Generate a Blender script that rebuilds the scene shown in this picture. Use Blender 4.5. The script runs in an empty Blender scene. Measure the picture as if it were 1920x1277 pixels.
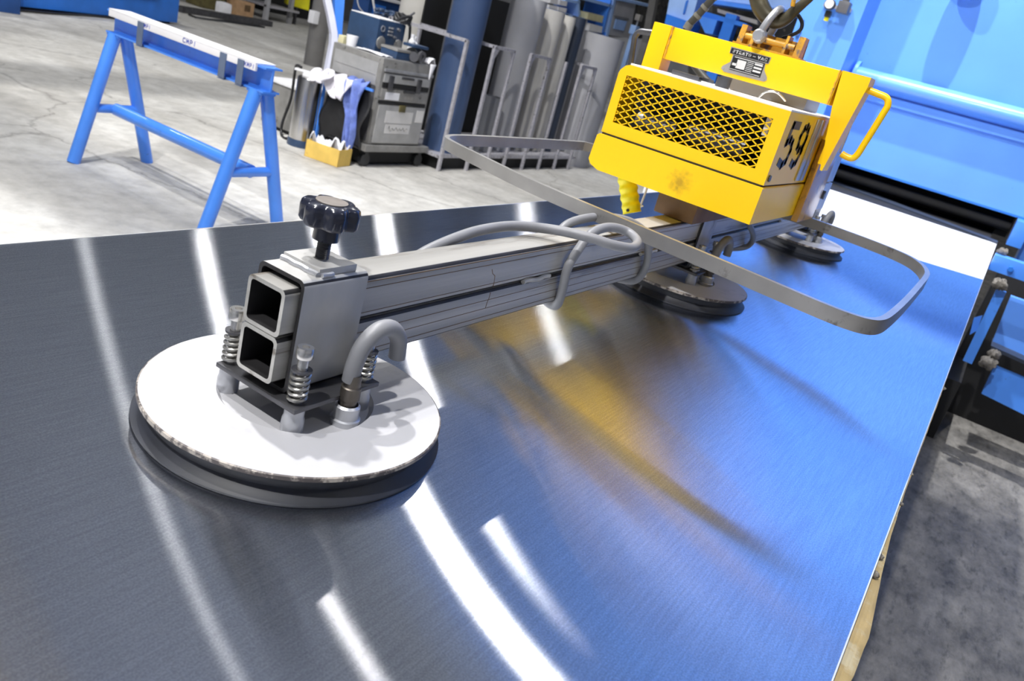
import bpy, bmesh, math, random
from mathutils import Vector, Matrix
random.seed(7)
scene = bpy.context.scene
COL = scene.collection
PI = math.pi

# ------------------------------------------------------------------ camera
F_PX = 1523.72
PITCH, ROLL, YAW = math.radians(20.946), math.radians(15.749), math.radians(27.223)
CAM = Vector((0, 0, 1.3))
_h = Vector((math.cos(YAW), math.sin(YAW), 0))
_r0 = Vector((math.sin(YAW), -math.cos(YAW), 0))
_z = Vector((0, 0, 1))
FWD = _h * math.cos(PITCH) - _z * math.sin(PITCH)
_u0 = _h * math.sin(PITCH) + _z * math.cos(PITCH)
CX = _r0 * math.cos(ROLL) + _u0 * math.sin(ROLL)
CY = -_r0 * math.sin(ROLL) + _u0 * math.cos(ROLL)
cam_d = bpy.data.cameras.new('camera')
cam_d.sensor_width = 36.0
cam_d.lens = F_PX / 1920 * 36
cam_d.clip_start = 0.02
cam_d.clip_end = 200
cam_d.dof.use_dof = True
cam_d.dof.focus_distance = 1.0
cam_d.dof.aperture_fstop = 11
cam = bpy.data.objects.new('camera', cam_d)
m = Matrix((CX, CY, -FWD)).transposed().to_4x4()
m.translation = CAM
cam.matrix_world = m
COL.objects.link(cam)
scene.camera = cam


def ray(q):
    return FWD + CX * ((q[0] - 960) / F_PX) - CY * ((q[1] - 638.5) / F_PX)


def PX(q, x):
    d = ray(q); return CAM + d * (x / d.x)


def PY(q, y):
    d = ray(q); return CAM + d * (y / d.y)


def PZ(q, z):
    d = ray(q); return CAM + d * ((z - 1.3) / d.z)


def PW(q, base):
    d = ray(q)
    t = (_h.x * base[0] + _h.y * base[1]) / (_h.x * d.x + _h.y * d.y)
    return CAM + d * t


# ------------------------------------------------------------------ materials
def new_mat(name):
    mt = bpy.data.materials.new(name); mt.use_nodes = True
    nt = mt.node_tree; nt.nodes.clear()
    return mt, nt, nt.nodes, nt.links


def M(name, col, rough=.5, metal=0., var=.12, scale=6., bump=0., coat=0., spot=None, spot_amt=.0,
      spot_scale=20., stretch=(1, 1, 1), bscale=None, spec=.5, smudge=None):
    mt, nt, N, L = new_mat(name)
    out = N.new('ShaderNodeOutputMaterial'); b = N.new('ShaderNodeBsdfPrincipled')
    L.new(b.outputs[0], out.inputs[0])
    tc = N.new('ShaderNodeTexCoord'); mp = N.new('ShaderNodeMapping'); mp.inputs['Scale'].default_value = stretch
    L.new(tc.outputs['Object'], mp.inputs[0])
    n1 = N.new('ShaderNodeTexNoise'); n1.inputs['Scale'].default_value = scale; n1.inputs['Detail'].default_value = 5
    L.new(mp.outputs[0], n1.inputs['Vector'])
    cr = N.new('ShaderNodeValToRGB')
    lo = [max(0, c * (1 - var)) for c in col[:3]]; hi = [min(1, c * (1 + var)) for c in col[:3]]
    cr.color_ramp.elements[0].position = .3; cr.color_ramp.elements[1].position = .7
    cr.color_ramp.elements[0].color = (*lo, 1); cr.color_ramp.elements[1].color = (*hi, 1)
    L.new(n1.outputs['Fac'], cr.inputs[0])
    last = cr.outputs[0]
    if spot is not None:
        n2 = N.new('ShaderNodeTexNoise'); n2.inputs['Scale'].default_value = spot_scale; n2.inputs['Detail'].default_value = 6
        n2.inputs['Roughness'].default_value = .65
        L.new(mp.outputs[0], n2.inputs['Vector'])
        r2 = N.new('ShaderNodeValToRGB')
        r2.color_ramp.elements[0].position = 1 - spot_amt - .04; r2.color_ramp.elements[1].position = 1 - spot_amt + .04
        L.new(n2.outputs['Fac'], r2.inputs[0])
        mx = N.new('ShaderNodeMixRGB'); mx.inputs[2].default_value = (*spot, 1)
        L.new(r2.outputs[0], mx.inputs[0]); L.new(last, mx.inputs[1]); last = mx.outputs[0]
    if smudge:
        (sc, sr, scol) = smudge
        vd = N.new('ShaderNodeVectorMath'); vd.operation = 'DISTANCE'; vd.inputs[1].default_value = sc
        L.new(tc.outputs['Object'], vd.inputs[0])
        n5 = N.new('ShaderNodeTexNoise'); n5.inputs['Scale'].default_value = 130; n5.inputs['Detail'].default_value = 5
        L.new(tc.outputs['Object'], n5.inputs['Vector'])
        ma = N.new('ShaderNodeMath'); ma.operation = 'MULTIPLY_ADD'; ma.inputs[1].default_value = sr * 1.6
        L.new(n5.outputs['Fac'], ma.inputs[0]); L.new(vd.outputs['Value'], ma.inputs[2])
        r6 = N.new('ShaderNodeValToRGB'); r6.color_ramp.elements[0].position = sr * .9; r6.color_ramp.elements[1].position = sr * 1.75
        r6.color_ramp.elements[0].color = (.6, .6, .6, 1); r6.color_ramp.elements[1].color = (0, 0, 0, 1)
        L.new(ma.outputs[0], r6.inputs[0])
        mx = N.new('ShaderNodeMixRGB'); mx.inputs[2].default_value = (*scol, 1)
        L.new(r6.outputs[0], mx.inputs[0]); L.new(last, mx.inputs[1]); last = mx.outputs[0]
    L.new(last, b.inputs['Base Color'])
    b.inputs['Roughness'].default_value = rough; b.inputs['Metallic'].default_value = metal
    b.inputs['Coat Weight'].default_value = coat; b.inputs['Coat Roughness'].default_value = .12
    b.inputs['Specular IOR Level'].default_value = spec
    if bump:
        bp = N.new('ShaderNodeBump'); bp.inputs['Strength'].default_value = bump; bp.inputs['Distance'].default_value = .01
        nb = n1
        if bscale:
            nb = N.new('ShaderNodeTexNoise'); nb.inputs['Scale'].default_value = bscale; nb.inputs['Detail'].default_value = 6
            L.new(mp.outputs[0], nb.inputs['Vector'])
        L.new(nb.outputs['Fac'], bp.inputs['Height']); L.new(bp.outputs[0], b.inputs['Normal'])
    return mt


def emis(name, col, s):
    mt, nt, N, L = new_mat(name)
    out = N.new('ShaderNodeOutputMaterial'); e = N.new('ShaderNodeEmission')
    e.inputs[0].default_value = (*col, 1); e.inputs[1].default_value = s
    L.new(e.outputs[0], out.inputs[0])
    return mt


def sheet_material():
    mt, nt, N, L = new_mat('brushed_sheet')
    out = N.new('ShaderNodeOutputMaterial')
    g = N.new('ShaderNodeBsdfAnisotropic') if hasattr(bpy.types, 'ShaderNodeBsdfAnisotropic') else N.new('ShaderNodeBsdfGlossy')
    g.distribution = 'BECKMANN'
    g.inputs['Roughness'].default_value = .205
    g.inputs['Anisotropy'].default_value = .865
    tg = N.new('ShaderNodeCombineXYZ'); tg.inputs[0].default_value = 1.0; tg.inputs[1].default_value = .0
    L.new(tg.outputs[0], g.inputs['Tangent'])
    tc = N.new('ShaderNodeTexCoord'); mp = N.new('ShaderNodeMapping')
    mp.inputs['Scale'].default_value = (14, 420, 1)
    L.new(tc.outputs['Object'], mp.inputs[0])
    n = N.new('ShaderNodeTexNoise'); n.inputs['Scale'].default_value = 1.0; n.inputs['Detail'].default_value = 4
    L.new(mp.outputs[0], n.inputs['Vector'])
    n2 = N.new('ShaderNodeTexNoise'); n2.inputs['Scale'].default_value = 900; n2.inputs['Detail'].default_value = 2
    L.new(tc.outputs['Object'], n2.inputs['Vector'])
    ad = N.new('ShaderNodeMath'); ad.operation = 'ADD'
    L.new(n.outputs['Fac'], ad.inputs[0]); ad.inputs[1].default_value = 0
    bp = N.new('ShaderNodeBump'); bp.inputs['Strength'].default_value = .05; bp.inputs['Distance'].default_value = .001
    L.new(ad.outputs[0], bp.inputs['Height']); L.new(bp.outputs[0], g.inputs['Normal'])
    n3 = N.new('ShaderNodeTexNoise'); n3.inputs['Scale'].default_value = 2.2; n3.inputs['Detail'].default_value = 4
    L.new(tc.outputs['Object'], n3.inputs['Vector'])
    cr = N.new('ShaderNodeValToRGB')
    cr.color_ramp.elements[0].color = (.74, .77, .82, 1); cr.color_ramp.elements[1].color = (.90, .92, .95, 1)
    L.new(n3.outputs['Fac'], cr.inputs[0])
    n4 = N.new('ShaderNodeTexNoise'); n4.inputs['Scale'].default_value = 620; n4.inputs['Detail'].default_value = 3
    L.new(tc.outputs['Object'], n4.inputs['Vector'])
    r4 = N.new('ShaderNodeValToRGB'); r4.color_ramp.elements[0].position = .35; r4.color_ramp.elements[1].position = .68
    r4.color_ramp.elements[0].color = (.74, .74, .75, 1); r4.color_ramp.elements[1].color = (1, 1, 1, 1)
    L.new(n4.outputs['Fac'], r4.inputs[0])
    r5 = N.new('ShaderNodeValToRGB'); r5.color_ramp.elements[0].position = .35; r5.color_ramp.elements[1].position = .65
    r5.color_ramp.elements[0].color = (.86, .86, .87, 1); r5.color_ramp.elements[1].color = (1, 1, 1, 1)
    L.new(n.outputs['Fac'], r5.inputs[0])
    m1 = N.new('ShaderNodeMixRGB'); m1.blend_type = 'MULTIPLY'; m1.inputs[0].default_value = 1
    m2 = N.new('ShaderNodeMixRGB'); m2.blend_type = 'MULTIPLY'; m2.inputs[0].default_value = 1
    L.new(cr.outputs[0], m1.inputs[1]); L.new(r4.outputs[0], m1.inputs[2]); L.new(m1.outputs[0], m2.inputs[1]); L.new(r5.outputs[0], m2.inputs[2])
    L.new(m2.outputs[0], g.inputs['Color'])
    L.new(g.outputs[0], out.inputs[0])
    return mt


def floor_material():
    mt, nt, N, L = new_mat('concrete_floor')
    out = N.new('ShaderNodeOutputMaterial'); b = N.new('ShaderNodeBsdfPrincipled')
    L.new(b.outputs[0], out.inputs[0])
    tc = N.new('ShaderNodeTexCoord')

    def noise(s, d=6, r=.6, sc=(1, 1, 1), loc=(0, 0, 0)):
        mp = N.new('ShaderNodeMapping'); mp.inputs['Scale'].default_value = sc; mp.inputs['Location'].default_value = loc
        L.new(tc.outputs['Object'], mp.inputs[0])
        n = N.new('ShaderNodeTexNoise'); n.inputs['Scale'].default_value = s; n.inputs['Detail'].default_value = d
        n.inputs['Roughness'].default_value = r
        L.new(mp.outputs[0], n.inputs['Vector']); return n

    def ramp(src, p0, p1, c0, c1):
        r = N.new('ShaderNodeValToRGB')
        r.color_ramp.elements[0].position = p0; r.color_ramp.elements[1].position = p1
        r.color_ramp.elements[0].color = (*c0, 1); r.color_ramp.elements[1].color = (*c1, 1)
        L.new(src, r.inputs[0]); return r

    def mix(fac, a, c, mode='MIX'):
        x = N.new('ShaderNodeMixRGB'); x.blend_type = mode
        L.new(fac, x.inputs[0]); L.new(a, x.inputs[1])
        if isinstance(c, tuple): x.inputs[2].default_value = (*c, 1)
        else: L.new(c, x.inputs[2])
        return x
    base = ramp(noise(1.3, 8, .62, (1.4, .5, 1)).outputs['Fac'], .32, .68, (.40, .385, .355), (.60, .59, .56))
    fine = ramp(noise(9, 8, .7).outputs['Fac'], .35, .6, (.75, .75, .75), (1.08, 1.08, 1.08))
    one = N.new('ShaderNodeValue'); one.outputs[0].default_value = .8
    c1 = mix(one.outputs[0], base.outputs[0], fine.outputs[0], 'MULTIPLY')
    # dark grime patches
    st = ramp(noise(.55, 6, .6, (1, 1, 1), (3.1, 1.7, 0)).outputs['Fac'], .56, .68, (0, 0, 0), (.55, .55, .55))
    c2 = mix(st.outputs[0], c1.outputs[0], (.2, .19, .175))
    # hairline cracks
    v = N.new('ShaderNodeTexVoronoi'); v.feature = 'DISTANCE_TO_EDGE'; v.inputs['Scale'].default_value = .55
    wn = noise(3.0, 6, .6)
    va = N.new('ShaderNodeVectorMath'); va.operation = 'MULTIPLY_ADD'
    va.inputs[1].default_value = (.35, .35, 0); L.new(wn.outputs['Color'], va.inputs[0]); L.new(tc.outputs['Object'], va.inputs[2])
    L.new(va.outputs[0], v.inputs['Vector'])
    ck = ramp(v.outputs['Distance'], .0, .006, (.55, .55, .55), (0, 0, 0))
    c3 = mix(ck.outputs[0], c2.outputs[0], (.12, .11, .1))
    # machine side: thick oily swarf dirt, its border wandering with noise
    sep = N.new('ShaderNodeSeparateXYZ'); L.new(tc.outputs['Object'], sep.inputs[0])
    bn = noise(1.6, 5, .6)
    ma = N.new('ShaderNodeMath'); ma.operation = 'MULTIPLY_ADD'; ma.inputs[1].default_value = 1.2
    L.new(bn.outputs['Fac'], ma.inputs[0]); L.new(sep.outputs[1], ma.inputs[2])
    gr = ramp(ma.outputs[0], .0, 1.0, (1, 1, 1), (0, 0, 0))
    gr.color_ramp.elements[0].position = .93; gr.color_ramp.elements[1].position = .99
    dirtn = ramp(noise(6, 12, .78, (.7, 1.2, 1)).outputs['Fac'], .34, .66, (.055, .052, .048), (.25, .238, .218))
    pits = ramp(noise(24, 10, .7, (.45, 1.3, 1), (4, 2, 0)).outputs['Fac'], .34, .47, (.30, .30, .30), (1, 1, 1))
    dirtn = mix(one.outputs[0], dirtn.outputs[0], pits.outputs[0], 'MULTIPLY')
    c4 = mix(gr.outputs[0], c3.outputs[0], dirtn.outputs[0])
    L.new(c4.outputs[0], b.inputs['Base Color'])
    b.inputs['Roughness'].default_value = .62
    bp = N.new('ShaderNodeBump'); bp.inputs['Strength'].default_value = .25; bp.inputs['Distance'].default_value = .02
    L.new(noise(14, 8, .7).outputs['Fac'], bp.inputs['Height']); L.new(bp.outputs[0], b.inputs['Normal'])
    return mt


MT = {}
MT['sheet'] = sheet_material()
MT['sheet_edge'] = M('sheet_edge', (.8, .8, .8), .35, .6)
MT['floor'] = floor_material()
MT['ceiling'] = M('ceiling_deck', (.54, .585, .67), .8, 0, .15, 2)
MT['wall_grey'] = M('hall_wall', (.40, .41, .44), .8, 0, .25, 1.5)
MT['wall_dark'] = M('hall_wall_dark', (.10, .10, .11), .8, 0, .3, 1.5)
MT['blue_wall'] = M('machine_blue', (.12, .33, .93), .32, 0, .06, 2.5, coat=.12, spot=(.05, .12, .4), spot_amt=.262, spot_scale=26)
MT['blue'] = M('blue_paint', (.07, .27, .88), .36, 0, .10, 5, coat=.45, spot=(.04, .06, .12), spot_amt=.29, spot_scale=30)
MT['blue_mid'] = M('blue_mid', (.02, .17, .66), .45, 0, .12, 4)
MT['blue_deep'] = M('blue_deep', (.012, .06, .22), .5, 0, .2, 4)
MT['blue_pale'] = M('blue_pale', (.32, .50, .86), .45, 0, .08, 5)
MT['white_plate'] = M('white_plate', (.86, .87, .92), .35, 0, .03, 3, spot=(.12, .12, .15), spot_amt=.31, spot_scale=5.5, stretch=(.8, 3, 1))
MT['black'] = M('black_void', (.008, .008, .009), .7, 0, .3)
MT['black_rub'] = M('black_rubber', (.016, .017, .02), .42, 0, .3, 30)
MT['rub_blue'] = M('seal_rubber', (.010, .012, .020), .55, 0, .3, 30)
MT['knob'] = M('knob_plastic', (.012, .014, .026), .22, 0, .2, 30, coat=.3)
MT['knob_cap'] = M('knob_cap', (.16, .14, .125), .5, 0, .15, 60)
MT['yellow'] = M('yellow_paint', (.96, .575, .0), .36, 0, .03, 4, coat=.03, spot=(.25, .11, .01), spot_amt=.268, spot_scale=34)
MT['yellow_pan'] = M('yellow_pan', (.96, .575, .0), .36, 0, .03, 4, coat=.03, spot=(.25, .11, .01), spot_amt=.268, spot_scale=34, smudge=((1.41, .487, 1.112), .026, (.20, .11, .01)))
MT['yellow_dirty_shade'] = M('yellow_dirty_shade', (.42, .21, .015), .30, 0, .15, 9, coat=.3, spot=(.16, .08, .015), spot_amt=.40, spot_scale=24)  # brown holds both the dirt and the shade on the side strap
MT['yellow_hi'] = M('yellow_grip', (.90, .80, .01), .35, 0, .06, 9)
MT['lugpaint'] = M('worn_lug', (.60, .30, .02), .45, 0, .3, 30, spot=(.16, .11, .08), spot_amt=.42, spot_scale=60)
MT['saddle'] = M('saddle_brown', (.12, .07, .03), .6, 0, .3, 20)
MT['steel'] = M('bare_steel', (.40, .39, .37), .45, .3, .36, 12, bump=.12, bscale=40, stretch=(.07, 1.0, 2.6), spot=(.14, .12, .10), spot_amt=.37, spot_scale=26)
MT['steel_sleeve'] = M('sleeve_steel', (.44, .435, .425), .45, .35, .2, 14, spot=(.12, .09, .06), spot_amt=.36, spot_scale=22, stretch=(1, 1, .5))
MT['steel_dark'] = M('dark_steel', (.12, .12, .13), .4, .8, .25, 20)
MT['tube_in'] = M('tube_inside', (.03, .029, .031), .5, .5, .3, 20)
MT['bar_steel'] = M('bar_steel', (.33, .322, .315), .33, .7, .15, 12, spot=(.12, .11, .10), spot_amt=.34, spot_scale=14)
MT['galv'] = M('galv', (.50, .51, .54), .38, .7, .15, 20)
MT['chrome'] = M('bolt_steel', (.70, .69, .67), .25, .95, .08, 40)
MT['spring'] = M('spring_steel', (.50, .49, .46), .28, .9, .15, 60)
MT['brass'] = M('dark_brass', (.13, .115, .10), .4, .8, .2, 60)
MT['pad'] = M('pad_plate', (.37, .37, .39), .45, .0, .035, 9, spot=(.31, .305, .325), spot_amt=.40, spot_scale=7)
MT['pad_edge'] = M('pad_edge', (.30, .27, .24), .55, .2, .35, 45, spot=(.06, .05, .05), spot_amt=.52, spot_scale=60)
MT['hose'] = M('grey_hose', (.19, .193, .21), .48, 0, .06, 30)
MT['hose_in'] = M('hose_inside', (.03, .03, .03), .7)
MT['black_cable'] = M('black_cable', (.012, .012, .014), .4)
MT['tape'] = M('tape', (.16, .155, .13), .5)
MT['airhose'] = M('air_hose', (.05, .048, .038), .5, 0, .3, 40)
MT['hookiron'] = M('hook_iron', (.060, .052, .030), .38, .35, .3, 30)
MT['white'] = M('white_plastic', (.80, .80, .82), .45, 0, .04, 12)
MT['board'] = M('white_board', (.83, .82, .84), .5, 0, .04, 10, spot=(.5, .5, .52), spot_amt=.33, spot_scale=22, stretch=(1, .25, 1))
MT['ink'] = M('blue_ink', (.02, .05, .45), .5)
MT['stencil'] = M('black_stencil', (.035, .03, .02), .45, 0, .3, 40)
MT['plate_black'] = M('nameplate_black', (.012, .012, .014), .4)
MT['plate_grey'] = M('nameplate_grey', (.36, .34, .32), .45, .4, .1, 50)
MT['plate_white'] = M('nameplate_white', (.66, .65, .64), .5)
MT['clip'] = M('clip_grey', (.13, .17, .26), .45, .2, .1, 10)
MT['tan'] = M('tan_paper', (.62, .46, .21), .75, 0, .10, 30, bump=.15, spot=(.70, .60, .38), spot_amt=.42, spot_scale=16)
MT['lump'] = M('grey_lump', (.15, .138, .122), .9, 0, .35, 60, bump=.6)
MT['card'] = M('cardboard', (.78, .53, .12), .7, 0, .10, 10, spot=(.55, .34, .08), spot_amt=.38, spot_scale=10)
MT['carton'] = M('carton', (.42, .26, .14), .7, 0, .15, 10)
MT['paper'] = M('white_paper', (.80, .80, .84), .7, 0, .06, 14)
MT['cloth_white'] = M('cloth_white', (.74, .72, .78), .8, 0, .1, 14)
MT['cloth_blue'] = M('cloth_blue', (.14, .20, .52), .8, 0, .35, 14)
MT['bag'] = M('black_bag', (.012, .012, .014), .55, 0, .4, 12)
MT['tool_grey'] = M('toolbox_grey', (.27, .265, .255), .45, .25, .18, 12, spot=(.10, .095, .09), spot_amt=.36, spot_scale=14)
MT['tool_dark'] = M('toolbox_dark', (.105, .105, .115), .42, .3, .2, 10)
MT['tool_lt'] = M('toolbox_light', (.42, .42, .42), .4, .3, .1, 12)
MT['navy'] = M('navy_plastic', (.025, .055, .12), .42, 0, .12, 20)
MT['navy_tube'] = M('navy_tube', (.042, .075, .165), .5, 0, .08, 4)
MT['navy_dark'] = M('navy_dark', (.025, .035, .06), .5, 0, .1, 4)
MT['gtube'] = M('grey_tube', (.40, .40, .42), .5, 0, .08, 4)
MT['gtube2'] = M('warm_grey_tube', (.47, .455, .43), .5, 0, .08, 4)
MT['beige'] = M('beige_tube', (.56, .54, .50), .55, 0, .08, 4)
MT['gtube_dk'] = M('dark_grey_tube', (.17, .175, .19), .45, 0, .1, 4)
MT['rack'] = M('rack_steel', (.52, .51, .55), .45, .35, .25, 30, spot=(.2, .19, .19), spot_amt=.40, spot_scale=30)
MT['stainless'] = M('stainless', (.62, .61, .60), .22, 1, .06, 8, stretch=(1, 1, .1))
MT['col'] = M('column_grey', (.155, .15, .145), .6, 0, .12, 6)
MT['post_white'] = M('post_white', (.72, .74, .88), .45, 0, .05, 6)
MT['lens'] = emis('lamp_lens', (1, .98, .95), 8)
MT['lime'] = M('lime_label', (.72, .74, .02), .5)
MT['yellow_far'] = M('far_yellow', (.80, .74, .01), .5)
MT['cream'] = M('cream_bin', (.62, .58, .36), .6)
MT['scrap'] = M('scrap_dark', (.05, .048, .045), .7, 0, .6, 8, spot=(.25, .22, .17), spot_amt=.36, spot_scale=9)
MT['olive'] = M('olive_box', (.10, .085, .03), .6, 0, .4, 8)


# ------------------------------------------------------------------ mesh builder
class MB:
    def __init__(s): s.bm = bmesh.new(); s.mi = 0

    def _tag(s, faces):
        for f in faces: f.material_index = s.mi

    def mat(s, i): s.mi = i; return s

    def hexa(s, p, bev=0):
        vs = [s.bm.verts.new(Vector(v)) for v in p]
        idx = [(0, 3, 2, 1), (4, 5, 6, 7), (0, 1, 5, 4), (1, 2, 6, 5), (2, 3, 7, 6), (3, 0, 4, 7)]
        fs = [s.bm.faces.new([vs[i] for i in q]) for q in idx]
        s._tag(fs)
        if bev:
            es = list({e for f in fs for e in f.edges})
            r = bmesh.ops.bevel(s.bm, geom=es, offset=bev, segments=2, affect='EDGES', profile=.7)
            s._tag(r['faces'])
        return s

    def box(s, a, b, bev=0):
        x0, x1 = sorted((a[0], b[0])); y0, y1 = sorted((a[1], b[1])); z0, z1 = sorted((a[2], b[2]))
        return s.hexa([(x0, y0, z0), (x1, y0, z0), (x1, y1, z0), (x0, y1, z0), (x0, y0, z1), (x1, y0, z1), (x1, y1, z1), (x0, y1, z1)], bev)

    def bar(s, p0, p1, w, h, up=(0, 0, 1), bev=0):
        p0, p1 = Vector(p0), Vector(p1); d = (p1 - p0).normalized(); up = Vector(up)
        u = d.cross(up)
        if u.length < 1e-5: u = d.cross(Vector((0, 1, 0)))
        u.normalize(); v = u.cross(d).normalized()
        u *= w / 2; v *= h / 2
        return s.hexa([p0 - u - v, p0 + u - v, p1 + u - v, p1 - u - v, p0 - u + v, p0 + u + v, p1 + u + v, p1 - u + v], bev)

    def rings(s, rings, caps=True, closed=False):
        R = [[s.bm.verts.new(v) for v in r] for r in rings]
        n = len(R[0]); k = len(R)
        for i in range(k if closed else k - 1):
            a, b = R[i], R[(i + 1) % k]
            for j in range(n):
                f = s.bm.faces.new((a[j], a[(j + 1) % n], b[(j + 1) % n], b[j])); f.material_index = s.mi
        if caps and not closed:
            f = s.bm.faces.new(list(reversed(R[0]))); f.material_index = s.mi
            f = s.bm.faces.new(R[-1]); f.material_index = s.mi
        return s

    def cyl(s, p0, p1, r0, r1=None, seg=24):
        p0, p1 = Vector(p0), Vector(p1); r1 = r0 if r1 is None else r1
        d = (p1 - p0).normalized(); a = d.orthogonal().normalized(); b = d.cross(a)
        c = [(math.cos(2 * PI * i / seg), math.sin(2 * PI * i / seg)) for i in range(seg)]
        return s.rings([[p0 + (a * x + b * y) * r0 for x, y in c], [p1 + (a * x + b * y) * r1 for x, y in c]])

    def lathe(s, c, prof, seg=48, axis='z', close=False):
        c = Vector(c); rs = []
        for r, h in prof:
            rr = []
            for i in range(seg):
                t = 2 * PI * i / seg
                if axis == 'z': o = Vector((r * math.cos(t), r * math.sin(t), h))
                elif axis == 'x': o = Vector((h, r * math.cos(t), r * math.sin(t)))
                else: o = Vector((r * math.sin(t), h, r * math.cos(t)))
                rr.append(c + o)
            rs.append(rr)
        return s.rings(rs, caps=not close, closed=close)

    def tube(s, pts, r, seg=14, closed=False, smooth=0, caps=True):
        P = [Vector(p) for p in pts]
        rad = r if isinstance(r, (list, tuple)) else None
        if smooth:
            P, rad = catmull(P, smooth, closed, rad)
        k = len(P); rs = []
        T = []
        for i in range(k):
            if closed: t = P[(i + 1) % k] - P[i - 1]
            else: t = P[min(i + 1, k - 1)] - P[max(i - 1, 0)]
            T.append(t.normalized())
        n = T[0].orthogonal().normalized()
        for i in range(k):
            n = (n - T[i] * n.dot(T[i])).normalized(); b = T[i].cross(n)
            ri = rad[i] if rad else r
            rs.append([P[i] + (n * math.cos(2 * PI * j / seg) + b * math.sin(2 * PI * j / seg)) * ri for j in range(seg)])
        return s.rings(rs, caps=caps, closed=closed)

    def prism(s, poly, d):
        """polygon (3D points) pushed along vector d"""
        d = Vector(d); A = [Vector(p) for p in poly]
        return s.rings([A, [p + d for p in A]])

    def quad(s, *p):
        f = s.bm.faces.new([s.bm.verts.new(Vector(v)) for v in p]); f.material_index = s.mi; return s

    def grid(s, fn, nu, nv, thick=0):
        V = [[s.bm.verts.new(Vector(fn(i / nu, j / nv))) for j in range(nv + 1)] for i in range(nu + 1)]
        for i in range(nu):
            for j in range(nv):
                f = s.bm.faces.new((V[i][j], V[i + 1][j], V[i + 1][j + 1], V[i][j + 1])); f.material_index = s.mi
        return s

    def build(s, name, mats, parent=None, smooth=35, solid=0, sub=0):
        bmesh.ops.recalc_face_normals(s.bm, faces=s.bm.faces[:])
        me = bpy.data.meshes.new(name); s.bm.to_mesh(me); s.bm.free()
        for mm in (mats if isinstance(mats, (list, tuple)) else [mats]):
            me.materials.append(MT[mm] if isinstance(mm, str) else mm)
        if smooth:
            for p in me.polygons: p.use_smooth = True
            me.set_sharp_from_angle(angle=math.radians(smooth))
        o = bpy.data.objects.new(name, me); COL.objects.link(o)
        if solid:
            md = o.modifiers.new('solid', 'SOLIDIFY'); md.thickness = solid; md.offset = 0
        if sub:
            md = o.modifiers.new('sub', 'SUBSURF'); md.levels = md.render_levels = sub
        if parent is not None:
            o.parent = parent
            if parent.type == 'EMPTY': o.location = -parent.location
        return o


def catmull(P, n, closed=False, rad=None):
    k = len(P); out = []; ro = [] if rad else None
    for i in range(k if closed else k - 1):
        if closed: a, b, c, d = P[i - 1], P[i], P[(i + 1) % k], P[(i + 2) % k]
        else: a, b, c, d = P[max(i - 1, 0)], P[i], P[i + 1], P[min(i + 2, k - 1)]
        for j in range(n):
            t = j / n
            out.append(.5 * ((2 * b) + (c - a) * t + (2 * a - 5 * b + 4 * c - d) * t * t + (3 * b - a - 3 * c + d) * t ** 3))
            if rad: ro.append(rad[i] * (1 - t) + rad[(i + 1) % k] * t)
    if not closed:
        out.append(P[-1])
        if rad: ro.append(rad[-1])
    return out, ro


def helix(c, r, z0, z1, turns, n=14):
    k = int(turns * n)
    return [Vector((c[0] + r * math.cos(2 * PI * i / n), c[1] + r * math.sin(2 * PI * i / n), z0 + (z1 - z0) * i / k)) for i in range(k + 1)]


def tag(o, label, cat, group=None, kind=None):
    o['label'] = label; o['category'] = cat
    if group: o['group'] = group
    if kind: o['kind'] = kind
    return o


def thing(name, label, cat, loc=(0, 0, 0), group=None):
    o = bpy.data.objects.new(name, None); COL.objects.link(o); o.location = loc
    o.empty_display_size = .1
    return tag(o, label, cat, group)


def struct(o, label=None):
    o['kind'] = 'structure'
    if label: o['label'] = label
    return o


GLYPH = {
    '5': [[(.92, 1), (.18, 1), (.12, .56), (.45, .64), (.80, .56), (.92, .36), (.84, .10), (.50, 0), (.06, .08)]],
    '9': [[(.90, .66), (.78, .46), (.48, .40), (.18, .50), (.08, .74), (.22, .94), (.50, 1), (.78, .94), (.90, .72), (.90, .36), (.74, .08), (.46, 0), (.14, .06)]],
    'S': [[(.95, .88), (.75, 1), (.25, 1), (.05, .86), (.08, .62), (.92, .42), (.95, .16), (.75, 0), (.25, 0), (.05, .12)]],
    'T': [[(0, 1), (1, 1)], [(.5, 1), (.5, 0)]],
    'R': [[(.08, 0), (.08, 1), (.72, 1), (.95, .84), (.95, .64), (.72, .50), (.08, .50)], [(.55, .5), (.98, 0)]],
    'A': [[(0, 0), (.40, 1), (.60, 1), (1, 0)], [(.2, .34), (.8, .34)]],
    'O': [[(.25, 0), (.05, .18), (.05, .82), (.25, 1), (.75, 1), (.95, .82), (.95, .18), (.75, 0), (.25, 0)]],
    'V': [[(0, 1), (.5, 0), (1, 1)]],
    'C': [[(.95, .86), (.72, 1), (.25, 1), (.05, .80), (.05, .20), (.25, 0), (.72, 0), (.95, .14)]],
    'M': [[(.02, 0), (.12, 1), (.5, .30), (.88, 1), (.98, 0)]],
    'P': [[(.1, 0), (.1, 1), (.70, 1), (.95, .82), (.95, .60), (.70, .44), (.1, .44)]],
    'I': [[(.5, 0), (.5, 1)]], 'X': [[(0, 1), (1, 0)], [(0, 0), (1, 1)]], '-': [[(.1, .5), (.9, .5)]],
}


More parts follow.
